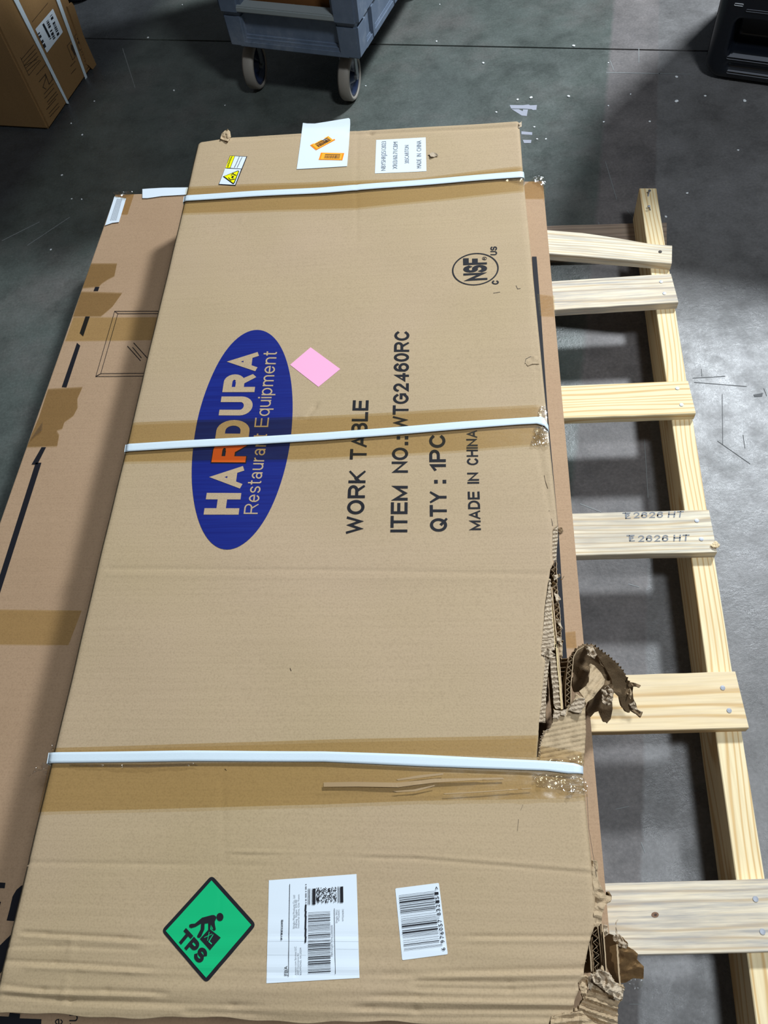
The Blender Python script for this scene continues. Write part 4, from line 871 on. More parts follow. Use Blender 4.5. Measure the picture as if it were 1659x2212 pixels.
for q in (((200, 370), (408, 258), (475, 312), (265, 425)), ((318, 450), (572, 455), (552, 533), (293, 528))):
    P = [Vector(p) for p in c(*q)]; ce = sum(P, Vector((0, 0)))/4; o_ = Deco(onpaper, 0.6).poly(P).build('orange_sticker', M_ORD, paper)
    Deco(onpaper, 1.2).poly([ce+(p-ce)*0.86 for p in P]).build('orange_sticker', M_ORL, paper)
    bb = Deco(onpaper, 1.8); random.seed(8); t = 0.2
    bb.raw([P[0].lerp(P[1], .2).lerp(P[3].lerp(P[2], .2), .2), P[0].lerp(P[1], .85).lerp(P[3].lerp(P[2], .85), .2), P[0].lerp(P[1], .85).lerp(P[3].lerp(P[2], .85), .28), P[0].lerp(P[1], .2).lerp(P[3].lerp(P[2], .2), .28)], [(0, 1, 2, 3)])
    while t < 0.84:
        w_ = random.choice((0.012, 0.02, 0.035)); f = lambda a, b: P[0].lerp(P[1], a).lerp(P[3].lerp(P[2], a), b)
        bb.raw([f(t, .36), f(t+w_, .36), f(t+w_, .78), f(t, .78)], [(0, 1, 2, 3)]); t += w_+random.choice((0.01, 0.018))
    bb.build('barcode', M_BRN, paper)
ol = sticker('carton_label', c((918, 308), (1455, 282), (1463, 648), (905, 677)), M_PAPER)
d = Deco(placeA, 2)
for s_, q in (('NBYSHRJ2512023', ((972, 648), (978, 325), (1025, 322), (1020, 645))), ('XRI3/60.71CBM', ((1098, 630), (1105, 330), (1152, 330), (1147, 625))), ('305CARTON', ((1230, 568), (1228, 368), (1272, 365), (1275, 565))), ('MADE  IN  CHINA', ((1360, 618), (1358, 320), (1408, 318), (1408, 615)))):
    d.text(s_, *c(*q), bold=-0.004)
d.build('label_text', M_INK2, ol)
# caution sticker
c = crop(460, 320, 16.59); cb_ = sticker('caution_label', c((620, 298), (1240, 325), (815, 1375), (198, 1328)), M_BK, 1, None)
d = Deco(placeA, 2); d.poly(c((800, 330), (1205, 350), (1035, 775), (640, 752))); d.poly(c((445, 770), (1020, 795), (800, 1345), (230, 1305))); d.build('label_face', M_PAPER, cb_)
Deco(placeA, 2).poly(c((635, 318), (785, 326), (622, 750), (465, 742))).build('label_face', M_YEL, cb_)
d = Deco(placeA, 3); d.poly(c((365, 1055), (900, 850), (955, 860), (945, 900), (790, 1290), (740, 1325), (710, 1310))); d.build('warning_triangle', M_BK, cb_)
Deco(placeA, 4).poly(c((420, 1055), (910, 880), (925, 895), (765, 1275), (735, 1290))).build('warning_triangle', M_YEL, cb_)
d = Deco(placeA, 5); d.text('CAUTION', *c((535, 665), (680, 335), (730, 345), (590, 675)), bold=0.02); d.poly(c((530, 700), (590, 670), (575, 725)))
d.line(c((680, 1020), (740, 960), (780, 1010), (850, 1025)), 1.5); d.line(c((580, 1115), (650, 1195), (710, 1170), (790, 1165)), 1.5); d.poly(c((700, 1050), (775, 1055), (740, 1130), (670, 1110)))
d.build('label_text', M_BK, cb_)
d = Deco(placeA, 5); d.line(c((890, 540), (960, 375)), 1.6); d.line(c((985, 540), (1060, 390)), 1.4); d.line(c((805, 720), (875, 580)), 1.6); d.line(c((900, 725), (970, 590)), 1.4); d.build('label_text', M_INK2, cb_)
# green TPS sticker
c = crop(330, 1880, 6.913)
def rquad(pts, r):
    P = [Vector(p) for p in pts]; out = []
    for i, p in enumerate(P):
        a, b_ = (P[i-1]-p).normalized(), (P[(i+1) % 4]-p).normalized()
        for t in (0, .25, .5, .75, 1): s0, s1 = p+a*r, p+b_*r; out.append(tuple((s0.lerp(p, t)).lerp(p.lerp(s1, t), t)))
    return out
g_ = sticker('team_lift_label', rquad(c((878, 68), (1545, 812), (797, 1690), (125, 902)), 11), M_BK, 1, 6, 'green diamond sticker with black border')
Deco(placeA, 2).poly(c((875, 150), (1470, 815), (797, 1605), (195, 905)), 6).build('label_face', M_GREEN, g_)
d = Deco(placeA, 3); d.stext('TPS', *c((497, 860), (845, 1240), (700, 1410), (355, 1035)), t=.27, gap=.07)
d.disc(c((1003, 697))[0], (7.6, 0), (0, 8.9), 28)
d.poly(c((735, 707), (880, 668), (915, 668), (942, 685), (950, 712), (925, 770), (930, 820), (942, 880), (930, 900), (905, 900), (880, 870), (862, 812), (858, 900), (828, 900), (828, 790), (775, 798), (772, 880), (725, 985), (700, 1010), (668, 1005), (662, 980), (715, 880), (722, 795), (640, 845), (575, 865), (545, 850), (545, 815), (570, 800), (630, 795), (690, 745)))
d.poly(c((845, 870), (1015, 1005), (855, 1195), (703, 1025)))
d.build('label_pictogram', M_BK, g_)
d = Deco(placeA, 4); d.stext('XL', *c((845, 915), (940, 985), (880, 1110), (765, 1005)), t=.14); d.poly(c((870, 812), (905, 880), (885, 870))); d.build('label_pictogram', M_GREEN, g_)
# shipping label
c = crop(560, 1880, 6.913); sh = sticker('shipping_label', c((143, 148), (1452, 55), (1497, 1607), (107, 1687)), M_PAPER, 1, 6, 'white shipping label with barcodes')
d = Deco(placeA, 3)
d.line(c((457, 208), (450, 700), (438, 1585)), 1.0); d.line(c((1122, 572), (1130, 1100), (1140, 1545)), 0.9)
for a, b_ in ((520, 600), (620, 680), (690, 870), (880, 980), (1000, 1070)): d.line(c((697, a), (692, b_)), 3.4)
d.text('FBA', *c((378, 1570), (378, 1428), (425, 1428), (430, 1570)), bold=0.0)
d.text('请不要遮住此标签', *c((320, 1045), (328, 735), (360, 735), (348, 1045)), bold=0.02)
random.seed(4); y = 612
while y < 1540:
    w_ = random.choice((4, 5, 7, 9, 14, 16)); d.raw(c((732+(y-612)*.0, y+20), (1060+(y-612)*.012, y), (1060+(y-612)*.012, y+w_), (732, y+20+w_)), [(0, 1, 2, 3)]); y += w_+random.choice((6, 9, 12, 17, 26))
for x0, x1 in ((732, 738), (748, 752), (758, 763), (790, 796), (802, 843)): d.raw(c((x0, 275), (x1, 270), (x1-2, 510), (x0-2, 515)), [(0, 1, 2, 3)])
for x0, x1 in ((1170, 1174), (1182, 1186), (1194, 1199), (1210, 1254)): d.raw(c((x0, 245), (x1, 240), (x1+3, 480), (x0+3, 484)), [(0, 1, 2, 3)])
for gx in range(27):
    for gy in range(16):
        if random.random() < 0.48:
            x, y = 852+gx*11.2, 262+gy*14.6-gx*0.6; d.raw(c((x, y), (x+11, y), (x+11, y+14), (x, y+14)), [(0, 1, 2, 3)])
d.build('barcode', M_BK, sh)
d = Deco(placeA, 2)
for s_, q in (('Amazon.com Services LLC', ((532, 1562), (528, 1138), (556, 1138), (558, 1562))), ('4949 Commerce Rd', ((570, 1562), (568, 1240), (592, 1240), (594, 1562))), ('RICHMOND, VA 23234', ((607, 1560), (607, 1155), (632, 1155), (633, 1560))),
              ('Ningbo Metal Products Co., Ltd', ((502, 868), (505, 370), (536, 370), (532, 868))), ('Zhejiang  Ningbo  315100', ((538, 865), (540, 440), (566, 440), (565, 865))), ('Industrial Zone, Cixi Town', ((574, 860), (578, 360), (602, 360), (600, 860))),
              ('FBA15QJKTKNLU000500', ((1072, 1285), (1070, 818), (1098, 818), (1100, 1285))), ('Single SKU', ((1142, 785), (1142, 590), (1168, 590), (1168, 785))), ('WTG2460RC', ((1178, 760), (1178, 585), (1200, 585), (1200, 760))), ('WTG2460RC', ((1238, 760), (1238, 575), (1262, 575), (1262, 760)))):
    d.text(s_, *c(*q))
y = 205
for i in range(64):
    if 500 < y < 1080: y += 10; continue
    if random.random() < .8: d.raw(c((688, y), (710, y), (708, y+13), (686, y+13)), [(0, 1, 2, 3)])
    y += 17
for y, x1 in ((1058, 1480), (1175, 1480), (1262, 700)): d.line(c((120 if y != 1175 else 1150, y), (x1, y+4)), 0.3)
d.build('label_text', M_INK2, sh)
# retail barcode label
c = crop(840, 1890, 11.06); bl = sticker('barcode_label', rquad(c((152, 322), (1195, 192), (1408, 1895), (318, 2037)), 3), M_PAPER, 1, 6, 'small white barcode label')
d = Deco(placeA, 2)
d.lay = 3
bars = [(495, 8, 1), (525, 8, 1), (558, 20, 0), (610, 18, 0), (660, 34, 0), (712, 8, 0), (745, 20, 0), (800, 20, 0), (858, 20, 0), (895, 20, 0), (935, 8, 0), (1000, 8, 0), (1056, 10, 0), (1098, 9, 0), (1125, 9, 1), (1155, 9, 1), (1188, 20, 0), (1236, 34, 0),
        (1280, 9, 0), (1340, 20, 0), (1390, 36, 0), (1446, 9, 0), (1474, 9, 0), (1502, 9, 0), (1570, 9, 0), (1626, 9, 0), (1675, 20, 0), (1712, 8, 0), (1770, 10, 1), (1796, 10, 1)]
for y, th, lng in bars:
    xl = 240+(y-495)*0.098; xr = 1075+(y-495)*0.112+(62 if lng else 0); dy = (xr-xl)*-0.123
    d.raw(c((xl, y-th/2), (xr, y+dy-th/2), (xr, y+dy+th/2), (xl, y+th/2)), [(0, 1, 2, 3)])
for ch, x, y, h_ in (('6', 1262, 1810, 1), ('9', 1245, 1630, 1), ('7', 1228, 1525, 1), ('6', 1222, 1430, 1), ('0', 1205, 1335, 1), ('5', 1195, 1240, 1), ('7', 1178, 1140, 1), ('8', 1155, 975, 1), ('3', 1142, 880, 1), ('2', 1132, 780, 1), ('1', 1122, 680, 1), ('5', 1112, 590, 1), ('1', 1100, 485, 1), ('>', 1100, 355, 1)):
    d.text(ch, *c((x, y), (x-8, y-66), (x+84, y-78), (x+92, y-12)), bold=0.01)
d.build('barcode', M_BK, bl)

# --- packing tape and straps across the carton
def band(name, T, Bt, mat, lay, parent=ca, n=90, m=6, rough=0.0, place=placeA):
    """strip between an upper and a lower pixel polyline, laid on the panel"""
    def at(P, t):
        x = P[0][0]+(P[-1][0]-P[0][0])*t
        return x, float(np.interp(x, [p[0] for p in P], [p[1] for p in P]))
    P = []; Fc = []
    for i in range(n+1):
        a, b_ = at(T, i/n), at(Bt, i/n)
        for j in range(m+1): f = j/m; P.append((a[0]+(b_[0]-a[0])*f, a[1]+(b_[1]-a[1])*f))
    V = place(np.array(P), lay)
    if rough:
        for v, p in zip(V, P): v[2] += rough*abs(noise.noise(Vector((p[0]*.02, p[1]*.12, 2))))*max(0.15, (p[0]-700)/560)
    for i in range(n):
        for j in range(m): a = i*(m+1)+j; Fc.append((a, a+m+1, a+m+2, a+1))
    o = mk(name, V, Fc, mat, parent, True)
    if o.data.polygons[0].normal.z < 0: o.data.flip_normals()
    return o
band('packing_tape', [(402, 406), (770, 393), (900, 387), (1129, 360)], [(393, 463), (770, 452), (1133, 414)], M_TAPE, 6)
band('packing_tape', [(286, 915), (700, 901), (1178, 876)], [(266, 999), (660, 993), (1000, 975), (1186, 958)], M_TAPE, 6)
band('packing_tape', [(115, 1617), (700, 1599), (1162, 1590)], [(108, 1640), (700, 1625), (1160, 1638)], M_TAPE, 6)
band('packing_tape', [(106, 1651), (700, 1648), (900, 1660), (1265, 1676)], [(83, 1755), (700, 1738), (900, 1731), (1225, 1726), (1270, 1722)], M_TAPE, 6, rough=0.004)
band('packing_tape', [(1167, 1614), (1215, 1620), (1262, 1628)], [(1165, 1640), (1262, 1652)], M_TAPE, 9, n=40)
M_WR = flat('trapped_air_in_tape', lin(160, 133, 97), 0.4); c = crop(700, 1540, 2.676)
for q in (c((0, 405), (180, 402), (420, 408), (560, 395), (640, 385), (1040, 378), (1040, 388), (850, 395), (640, 408), (430, 435), (200, 430), (0, 430)), c((420, 388), (560, 364), (690, 352), (690, 362), (560, 380), (430, 395)),
          c((400, 457), (520, 447), (640, 422), (640, 428), (530, 458), (420, 462)), c((690, 470), (900, 458), (1200, 438), (1200, 442), (900, 464), (700, 475))):
    Deco(placeA, 8).poly(q, 8).build('tape_wrinkle', M_WR, ca)
def strap(T, Bt, tail):
    o = band('strap', T, Bt, M_STRAP, 9, n=110, m=4)
    md = o.modifiers.new('s', 'SOLIDIFY'); md.thickness = 0.0008; md.offset = -1
    # ends folding down over the sides
    for (a, b_, sx) in ((T[0], Bt[0], 1), (T[-1], Bt[-1], -1)):
        pa, pb = placeA([a, b_], 9); V = []
        for z in (0, -0.004, -0.14):
            sh_ = -0.0012*sx*(-1 if False else 1)*(0 if z == 0 else 1)
            for p in (pa, pb): V.append((p[0]+sh_, p[1], p[2]+z))
        w2 = mk('strap', V, [(0, 1, 3, 2), (2, 3, 5, 4)], M_STRAP, ca); md = w2.modifiers.new('s', 'SOLIDIFY'); md.thickness = 0.0008
    return o
strap([(399, 426), (700, 409), (1000, 384), (1131, 373)], [(397, 438), (700, 421), (1000, 396), (1132, 386)], 0)
strap([(273, 962), (700, 938), (1000, 915), (1120, 907), (1165, 904), (1178, 908), (1183, 920)], [(271, 978), (700, 954), (1000, 931), (1120, 921), (1160, 919), (1176, 924), (1184, 932)], 0)
strap([(108, 1627), (400, 1623), (700, 1625), (900, 1632), (1060, 1640), (1160, 1645), (1210, 1648), (1240, 1651), (1258, 1657)], [(104, 1650), (400, 1646), (700, 1647), (900, 1657), (1100, 1664), (1180, 1667), (1225, 1673), (1258, 1673)], 0)
# glossy wrinkled tape where it wraps round the edges
cr = lambda n_, p, z=0.004, a=0.003, sc=350, seed=0, st=2.2: crumple('crumpled_tape', p, (lambda x, y: ZA+z), M_CLEAR, ca, st, a, sc, 0, False, seed)
cr(0, [(1166, 878), (1180, 876), (1184, 905), (1170, 903), (1160, 903)], 0.003, 0.002, 350, 1)
c5 = crop(1120, 880, 7.9)
cr(0, c5((260, 345), (330, 320), (480, 350), (490, 430), (500, 500), (530, 660), (370, 665), (200, 650), (240, 500), (300, 470)), 0.004, 0.003, 300, 2)
crumple('crumpled_tape', c5((300, 340), (390, 320), (470, 360), (460, 450), (380, 490), (290, 450), (265, 400)), lambda x, y: ZA+0.007, M_CLEAR, ca, 1.7, 0.005, 600, 0, False, 5)
cr(0, [(1165, 1640), (1230, 1640), (1262, 1630), (1262, 1656), (1240, 1650), (1190, 1646)], 0.003, 0.003, 260, 3, 3)
cr(0, [(1150, 1672), (1225, 1676), (1262, 1680), (1270, 1700), (1266, 1715), (1240, 1712), (1200, 1705), (1160, 1700)], 0.004, 0.003, 200, 4, 3.5)
cr(0, [(1222, 1722), (1230, 1706), (1245, 1700), (1240, 1715), (1226, 1728)], 0.005, 0.003, 260, 5)
cr(0, [(150, 1650), (320, 1652), (420, 1648), (430, 1654), (300, 1660), (150, 1655)], 0.003, 0.001, 260, 6, 3)
cr(0, [(1070, 378), (1132, 386), (1133, 400), (1120, 396), (1075, 388)], 0.002, 0.001, 260, 9, 3)
crumple('crumpled_tape', [(114, 1602), (118, 1625), (104, 1650), (102, 1668), (98, 1676), (90, 1665), (76, 1668), (60, 1680), (80, 1655), (98, 1645), (108, 1625)], lambda x, y: ZA-0.02+0.0003*(x-90), M_CLEAR, ca, 2.5, 0.006, 150, 0, False, 12)
# scuffed pale patches left by tape
# ------------------------------------------------------------ carton at the upper left
cl = thing('brown_carton', 'tall brown carton with two thin white straps and a barcode label', 'carton')
b0 = U(107, 281, 0); b1 = U(206, 138, 0); b2 = U(-150, 278, 0); e = (b1-b0); ev = e.normalized(); fv = Vector((-ev.y, ev.x, 0)); 
if fv.x > 0: fv = -fv
hh = 0.62; wx = 0.62
q = [b0, b0+ev*e.length, b0+ev*e.length+fv*wx, b0+fv*wx]
slab_box('carton_body', q, 0.001, hh, M_C, cl, 0.006)
nrm = Vector((ev.y, -ev.x, 0)); nrm = nrm if nrm.x > 0 else -nrm
pl = plane_place(b0+nrm*0.0005, nrm); c = crop(0, 0, 7.54)
def fband(a0, a1, w0, w1, mat, lay, name): 
    d = Deco(pl, lay); n = 10
    for i in range(n):
        t0, t1 = i/n, (i+1)/n; f = lambda t, w_: ((a0[0]+(a1[0]-a0[0])*t)+w_*(w0+(w1-w0)*t)/2, a0[1]+(a1[1]-a0[1])*t)
        d.raw([f(t0, -1), f(t0, 1), f(t1, 1), f(t1, -1)], [(0, 1, 2, 3)])
    o = d.build(name, mat, cl); md = o.modifiers.new('s', 'SOLIDIFY'); md.thickness = 0.001; return o
fband((20, -30), (147, 224), 11, 5, M_STRAP, 6, 'strap'); fband((115, -30), (188, 172), 8, 5, M_STRAP, 6, 'strap')
lb = Deco(pl, 2).poly(rquad(c((862, 140), (1025, 522), (765, 862), (575, 475)), 2)).build('barcode_label', M_PAPER, cl)
d = Deco(pl, 4); random.seed(12)
def quadrow(A, B, Wv, rows, dens=0.55):
    A, B, Wv = Vector(A), Vector(B), Vector(Wv); n = rows
    for i in range(n):
        if random.random() < dens: a = A.lerp(B, i/n); b_ = A.lerp(B, (i+.8)/n); d.raw([(a.x/7.54, a.y/7.54), (b_.x/7.54, b_.y/7.54), ((b_+Wv).x/7.54, (b_+Wv).y/7.54), ((a+Wv).x/7.54, (a+Wv).y/7.54)], [(0, 1, 2, 3)])
quadrow((815, 265), (935, 590), (35, -35), 34); quadrow((750, 345), (870, 650), (35, -35), 30); quadrow((690, 400), (820, 660), (25, -25), 20, .8); quadrow((615, 550), (725, 790), (30, -30), 12, .7)
d.build('barcode', M_BK, lb)
d = Deco(pl, 1)
L_ = lambda pts, w_=0.8: d.line(c(*pts), w_)
L_([(335, 935), (470, 1228), (665, 985)]); L_([(390, 1075), (600, 965)]) ; L_([(525, 355), (780, 45)])
for (x, y) in ((350, 965), (380, 1010), (400, 1060), (420, 1110), (440, 1160)): L_([(x, y), (x+200, y-235+(x-350)*.6)], 1.0)
for (x, y) in ((595, 1220), (720, 1530), (730, 1600), (770, 1660), (790, 1700), (760, 1780), (800, 1850), (815, 1900)): L_([(x, y), (x+150, y-170)], 1.1)
L_([(640, 1330), (735, 1215), (750, 1260), (700, 1420), (750, 1450)], 1.3); L_([(740, 1200), (800, 1370), (860, 1290), (800, 1130), (860, 1135)], 1.3)
for q_ in (((1095, 745), (1170, 660), (1250, 890), (1185, 975)), ((1215, 590), (1295, 485), (1385, 720), (1300, 825))):
    L_(list(q_)+[q_[0]], 0.9)
d.poly(c((1150, 720), (1200, 740), (1215, 830), (1240, 880), (1215, 910), (1190, 850), (1160, 800))); d.poly(c((1250, 630), (1300, 570), (1325, 640), (1300, 660), (1290, 720), (1270, 700), (1280, 650)))
for (x, y) in ((1330, 850), (1340, 900), (1370, 950), (1380, 1000), (1400, 1050), (1410, 1130), (1150, 1080), (1160, 1200)): L_([(x, y), (x+75, y-85)], 1.0)
d.build('printed_marking', M_BRN, cl)
# raised corner flap of that carton
fl_ = plane_place(b1+nrm*0.004, nrm)
d = Deco(fl_, 2); d.poly([(146, 14), (155, 5), (160, 12), (180, 75), (209, 141), (200, 150), (190, 140), (170, 80)]); f_ = d.build('carton_flap', M_C, cl); md = f_.modifiers.new('s', 'SOLIDIFY'); md.thickness = 0.004
# dark round object just behind that carton
bm = bmesh.new(); p = U(170, 4, 0)
prof = [(0.0, 0.0), (0.055, 0.0), (0.064, 0.012), (0.068, 0.10), (0.072, 0.11), (0.075, 0.45), (0.066, 0.46), (0.0, 0.46)]
V = []; n = 28
for r0, z0 in prof:
    for i in range(n): t = 2*math.pi*i/n; V.append((p.x+(r0+.001)*math.cos(t), p.y+.05+(r0+.001)*math.sin(t), z0+.001))
Fc = [((j)*n+i, (j)*n+(i+1) % n, (j+1)*n+(i+1) % n, (j+1)*n+i) for j in range(len(prof)-1) for i in range(n)]
o = mk('black_bin', V, Fc, M_BLKP, None, True); tag(o, 'black round bin base standing behind the strapped brown carton', 'bin')

# ------------------------------------------------------------ grey cart on casters
cart = thing('plastic_cart', 'blue grey moulded plastic cart on swivel casters', 'cart')
ZC = 0.155
k1 = U(779, 130, ZC); k0 = U(499, 98.7, ZC); k2 = U(880, -14, ZC)      # near right, near left, far right
fx = (k1-k0); Wc = fx.length; fx.normalize(); dx = (k2-k1).normalized(); dx = (dx-fx*dx.dot(fx)); dx.normalize(); Lc = 0.75
def CP(a, b_, z): return k0+fx*a+dx*b_+Vector((0, 0, z-ZC))
def cbox(name, a0, a1, b0_, b1_, z0, z1, mat, parent, taper=0.0, bev=0.006):
    q = []
    bm = bmesh.new(); vs = []
    for z, t in ((z0, 0), (z1, taper)):
        for (a, b_) in ((a0-t, b0_-t), (a1+t, b0_-t), (a1+t, b1_+t), (a0-t, b1_+t)): vs.append(bm.verts.new(CP(a, b_, z)))
    for f in ((3, 2, 1, 0), (4, 5, 6, 7), (0, 1, 5, 4), (1, 2, 6, 5), (2, 3, 7, 6), (3, 0, 4, 7)): bm.faces.new([vs[i] for i in f])
    bmesh.ops.recalc_face_normals(bm, faces=bm.faces[:])
    if bev: bmesh.ops.bevel(bm, geom=bm.edges[:], offset=bev, segments=2, affect='EDGES')
    me = bpy.data.meshes.new(name); bm.to_mesh(me); bm.free(); me.materials.append(mat)
    o = bpy.data.objects.new(name, me); COL.objects.link(o); o.parent = parent; return o
def zat(px, py, a, b_):     # height above the point (a,b) of the cart seen at that pixel row
    P0 = CP(a, b_, ZC); dd = ray(px, py); t = math.hypot(P0.x, P0.y)/math.hypot(dd[0], dd[1]); return H+dd[2]*t
zr = zat(774, 57, Wc, 0); zn = zat(612, 27, Wc/2, 0)
cbox('cart_deck', 0.004, Wc-0.004, 0.004, Lc, ZC, ZC+0.03, M_CART, cart, 0.0)
cbox('end_wall', 0.045, Wc-0.045, 0.016, 0.030, ZC+0.004, zn-0.008, M_CART, cart, 0.0, 0.003)
cbox('wall_rim', 0.03, Wc-0.03, -0.008, 0.03, zn-0.010, zn+0.006, M_RIM, cart, 0.0, 0.003)
cbox('bottom_rail', 0.03, Wc-0.03, 0.0, 0.03, ZC, ZC+0.018, M_CART, cart, 0.0, 0.003)
for s_, (a0, a1) in enumerate(((0.0, 0.052), (Wc-0.060, Wc))):
    cbox('corner_post', a0, a1, 0.0, 0.06, ZC, zr, M_CART, cart, 0.002, 0.005)
    cbox('corner_collar', a0-0.008, a1+0.008, -0.008, 0.07, zr, 0.92, M_CART, cart, 0.006, 0.010)
cbox('side_wall', Wc-0.022, Wc-0.006, 0.05, Lc, ZC, zr, M_CART, cart, 0.0, 0.003); cbox('side_wall', 0.006, 0.022, 0.05, Lc, ZC, zr, M_CART, cart, 0.0, 0.003)
cbox('side_wall', Wc-0.022, Wc+0.002, 0.06, Lc, zr, 0.92, M_CART, cart, 0.0, 0.004); cbox('side_wall', -0.002, 0.022, 0.06, Lc, zr, 0.92, M_CART, cart, 0.0, 0.004)
cbox('end_wall', 0.0, Wc, Lc-0.03, Lc, ZC, 0.92, M_CART, cart, 0.0, 0.004)
for b_ in (0.10, 0.27, 0.45): cbox('side_rib', Wc-0.008, Wc+0.002, b_, b_+0.018, ZC+0.005, zr, M_CART, cart, 0.0, 0.002)
cbox('bottom_rail', Wc-0.02, Wc, 0.05, Lc, ZC, ZC+0.02, M_CART, cart, 0.0, 0.003)
def caster(pxw, head):
    P = U(*pxw, 0); R0 = 0.062; ca_, sa = math.cos(head), math.sin(head); roll = Vector((ca_, sa, 0)); axl = Vector((-sa, ca_, 0)); up = Vector((0, 0, 1))
    o = P+up*(R0+0.0005)
    def ring(name, prof, mat):
        n = 36; V = []; m = len(prof)
        for r0, w_ in prof:
            for i in range(n): t = 2*math.pi*i/n; V.append(o+roll*(r0*math.cos(t))+up*(r0*math.sin(t))+axl*w_)
        Fc = [(j*n+i, j*n+(i+1) % n, ((j+1) % m)*n+(i+1) % n, ((j+1) % m)*n+i) for j in range(m) for i in range(n)]
        ob = mk(name, V, Fc, mat, None, True); bm = bmesh.new(); bm.from_mesh(ob.data); bmesh.ops.recalc_face_normals(bm, faces=bm.faces[:]); bm.to_mesh(ob.data); bm.free(); return ob
    tyre = ring('caster', [(R0-.012, -.016), (R0-.004, -.017), (R0, -.011), (R0, .011), (R0-.004, .017), (R0-.012, .016)], M_RUB)
    hub = ring('hub', [(R0-.011, -.014), (R0-.011, .014), (R0-.020, .013), (R0-.026, .004), (.018, .004), (.012, .016), (.006, .016), (.006, -.016), (.012, -.016), (.018, -.004), (R0-.026, -.004), (R0-.020, -.013)], M_HUB)
    bm = bmesh.new()
    def bx(c0, hx, hy, hz):
        m_ = Matrix.Translation(c0) @ Matrix(((roll.x, axl.x, 0, 0), (roll.y, axl.y, 0, 0), (0, 0, 1, 0), (0, 0, 0, 1))) @ Matrix.Diagonal((hx*2, hy*2, hz*2, 1)); bmesh.ops.create_cube(bm, size=1, matrix=m_)
    for s_ in (-1, 1): bx(o+axl*(.021*s_)+up*.035+roll*.008, .010, .0015, .042)
    bx(o+up*.076+roll*.014, .024, .0225, .0018); bx(o+up*.082+roll*.014, .022, .022, .006)
    bmesh.ops.create_cone(bm, cap_ends=True, segments=12, radius1=.007, radius2=.007, depth=.05, matrix=Matrix.Translation(o) @ axl.to_track_quat('Z', 'Y').to_matrix().to_4x4())
    me = bpy.data.meshes.new('fork'); bm.to_mesh(me); bm.free(); me.materials.append(M_STEEL); fk = bpy.data.objects.new('fork', me); COL.objects.link(fk)
    tyre.parent = cart; hub.parent = tyre; fk.parent = tyre; return tyre
ha = math.atan2(dx.y, dx.x)
caster((561, 186), ha+0.14); caster((761, 211), ha+0.1)
for (a, b_) in ((0.06, Lc-0.07), (Wc-0.06, Lc-0.07)):
    p_ = CP(a, b_, 0); dd = Vector((p_.x, p_.y, -H)); v_ = R @ np.array([p_.x, p_.y, -H]); caster((CX+F*v_[0]/v_[2], CY+F*v_[1]/v_[2]), ha)
bx_ = cbox('box_in_cart', 0.055, Wc-0.075, 0.045, 0.40, ZC+0.031, 1.08, M_BOXIN, None, 0.0, 0.003); tag(bx_, 'dark brown cardboard box riding inside the grey cart', 'box')

# ------------------------------------------------------------ black moulded bin, upper right
P0 = U(1512, 170, 0); P1 = U(1700, 197, 0); ex = (P1-P0).normalized(); ey = Vector((-ex.y, ex.x, 0)); ey = ey if ey.y > 0 else -ey
nb = -ey; BW, BH, BD = 0.52, 1.08, 0.40
def loc_px(px, py): p = UP(px, py, P0, nb); return (p-P0).dot(ex), p.z
def sd(x, z, x0, x1, z0, z1, r):
    cx_, cz_ = (x0+x1)/2, (z0+z1)/2; qx, qz = abs(x-cx_)-(x1-x0)/2+r, abs(z-cz_)-(z1-z0)/2+r
    return math.hypot(max(qx, 0), max(qz, 0))+min(max(qx, qz), 0)-r
ra = loc_px(1566, 122); rb = loc_px(1628, 60); la = loc_px(1570, 154); lb_ = loc_px(1645, 148)
nx_, nz_ = 90, 170; V = []; Fc = []
sm = lambda t: max(0, min(1, t))**2*(3-2*max(0, min(1, t)))
for j in range(nz_+1):
    for i in range(nx_+1):
        x, z = BW*i/nx_, 0.004+BH*j/nz_
        e_ = sd(x, z, 0, BW, 0, BH, 0.05)
        dep = 0.03*(1-math.sqrt(max(0, 1-max(0, min(1, (e_+0.03)/0.03))**2)))
        dep += 0.09*sm(-sd(x, z, ra[0], rb[0]+0.12, ra[1], rb[1]+.02, 0.02)/0.012)
        dep += 0.010*sm(-sd(x, z, la[0]-.01, lb_[0]+.05, la[1], ra[1]-.012, 0.012)/0.008)
        xx = x; 
        p = P0+ex*xx+ey*(dep); V.append((p.x, p.y, z))
n_ = nx_+1
Fc = [(j*n_+i, j*n_+i+1, (j+1)*n_+i+1, (j+1)*n_+i) for j in range(nz_) for i in range(nx_)]
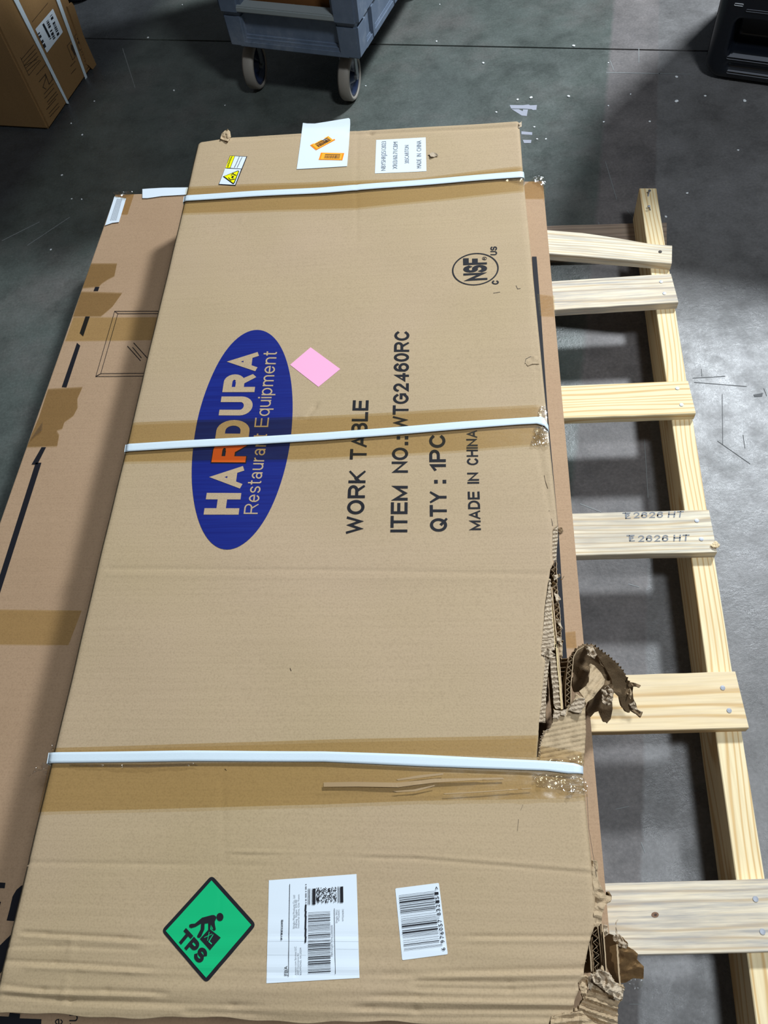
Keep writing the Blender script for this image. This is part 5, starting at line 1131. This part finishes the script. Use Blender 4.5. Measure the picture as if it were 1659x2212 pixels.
# clip the rounded outline of the front
keep = [f for f in Fc if sd(BW*((f[0] % n_)+.5)/nx_, BH*((f[0]//n_)+.5)/nz_, 0, BW, 0, BH, 0.05) < 0.0]
bb = thing('black_plastic_bin', 'black moulded plastic bin with rounded corners standing at upper right', 'bin')
o = mk('front_shell', V, keep, M_BLKP, bb, True)
qs = [P0+ex*0.03+ey*0.032, P0+ex*(BW-0.03)+ey*0.032, P0+ex*(BW-0.03)+ey*BD, P0+ex*0.03+ey*BD]
def rprism(name, x0, x1, y0, y1, z0, z1, r, mat, parent):
    pts = []
    for (cx_, cz_, a0) in ((x1-r, z1-r, 0), (x0+r, z1-r, 90), (x0+r, z0+r, 180), (x1-r, z0+r, 270)):
        for k_ in range(7): t = math.radians(a0+k_*15); pts.append((cx_+r*math.cos(t), cz_+r*math.sin(t)))
    V = []
    for y in (y0, y1):
        for a, z in pts: p = P0+ex*a+ey*y; V.append((p.x, p.y, z))
    n = len(pts); Fc = [tuple(range(n, 2*n))]+[(i, (i+1) % n, n+(i+1) % n, n+i) for i in range(n)]
    ob = mk(name, V, Fc, mat, parent); bm = bmesh.new(); bm.from_mesh(ob.data); bmesh.ops.recalc_face_normals(bm, faces=bm.faces[:]); bm.to_mesh(ob.data); bm.free(); return ob
rprism('bin_body', 0.0, BW, 0.028, BD, 0.003, BH, 0.05, M_BLKP, bb)
rprism('grip_ledge', ra[0]+.005, rb[0]+.09, -0.003, 0.02, ra[1]-.004, ra[1]+.002, 0.0025, flat('ledge_highlight', (0.20, 0.21, 0.24), 0.22), bb)  # pale colour on the lips paints in their specular highlights
rprism('grip_ledge', la[0], lb_[0]+.04, -0.004, 0.02, la[1]-.003, la[1]+.003, 0.0028, bpy.data.materials['ledge_highlight'], bb)
t0 = loc_px(1612, 21); rprism('grip_ledge', t0[0], t0[0]+.09, -0.003, 0.015, t0[1]-.003, t0[1]+.002, 0.0022, bpy.data.materials['ledge_highlight'], bb)
t0 = loc_px(1587, 8); rprism('grip_ledge', t0[0], t0[0]+.022, -0.003, 0.015, t0[1]-.003, t0[1]+.002, 0.0022, M_FOAM_GLINT, bb)  # short white strip, a glint put into the colour
print('tris', sum(len(o.data.polygons) for o in bpy.data.objects if o.type == 'MESH'))
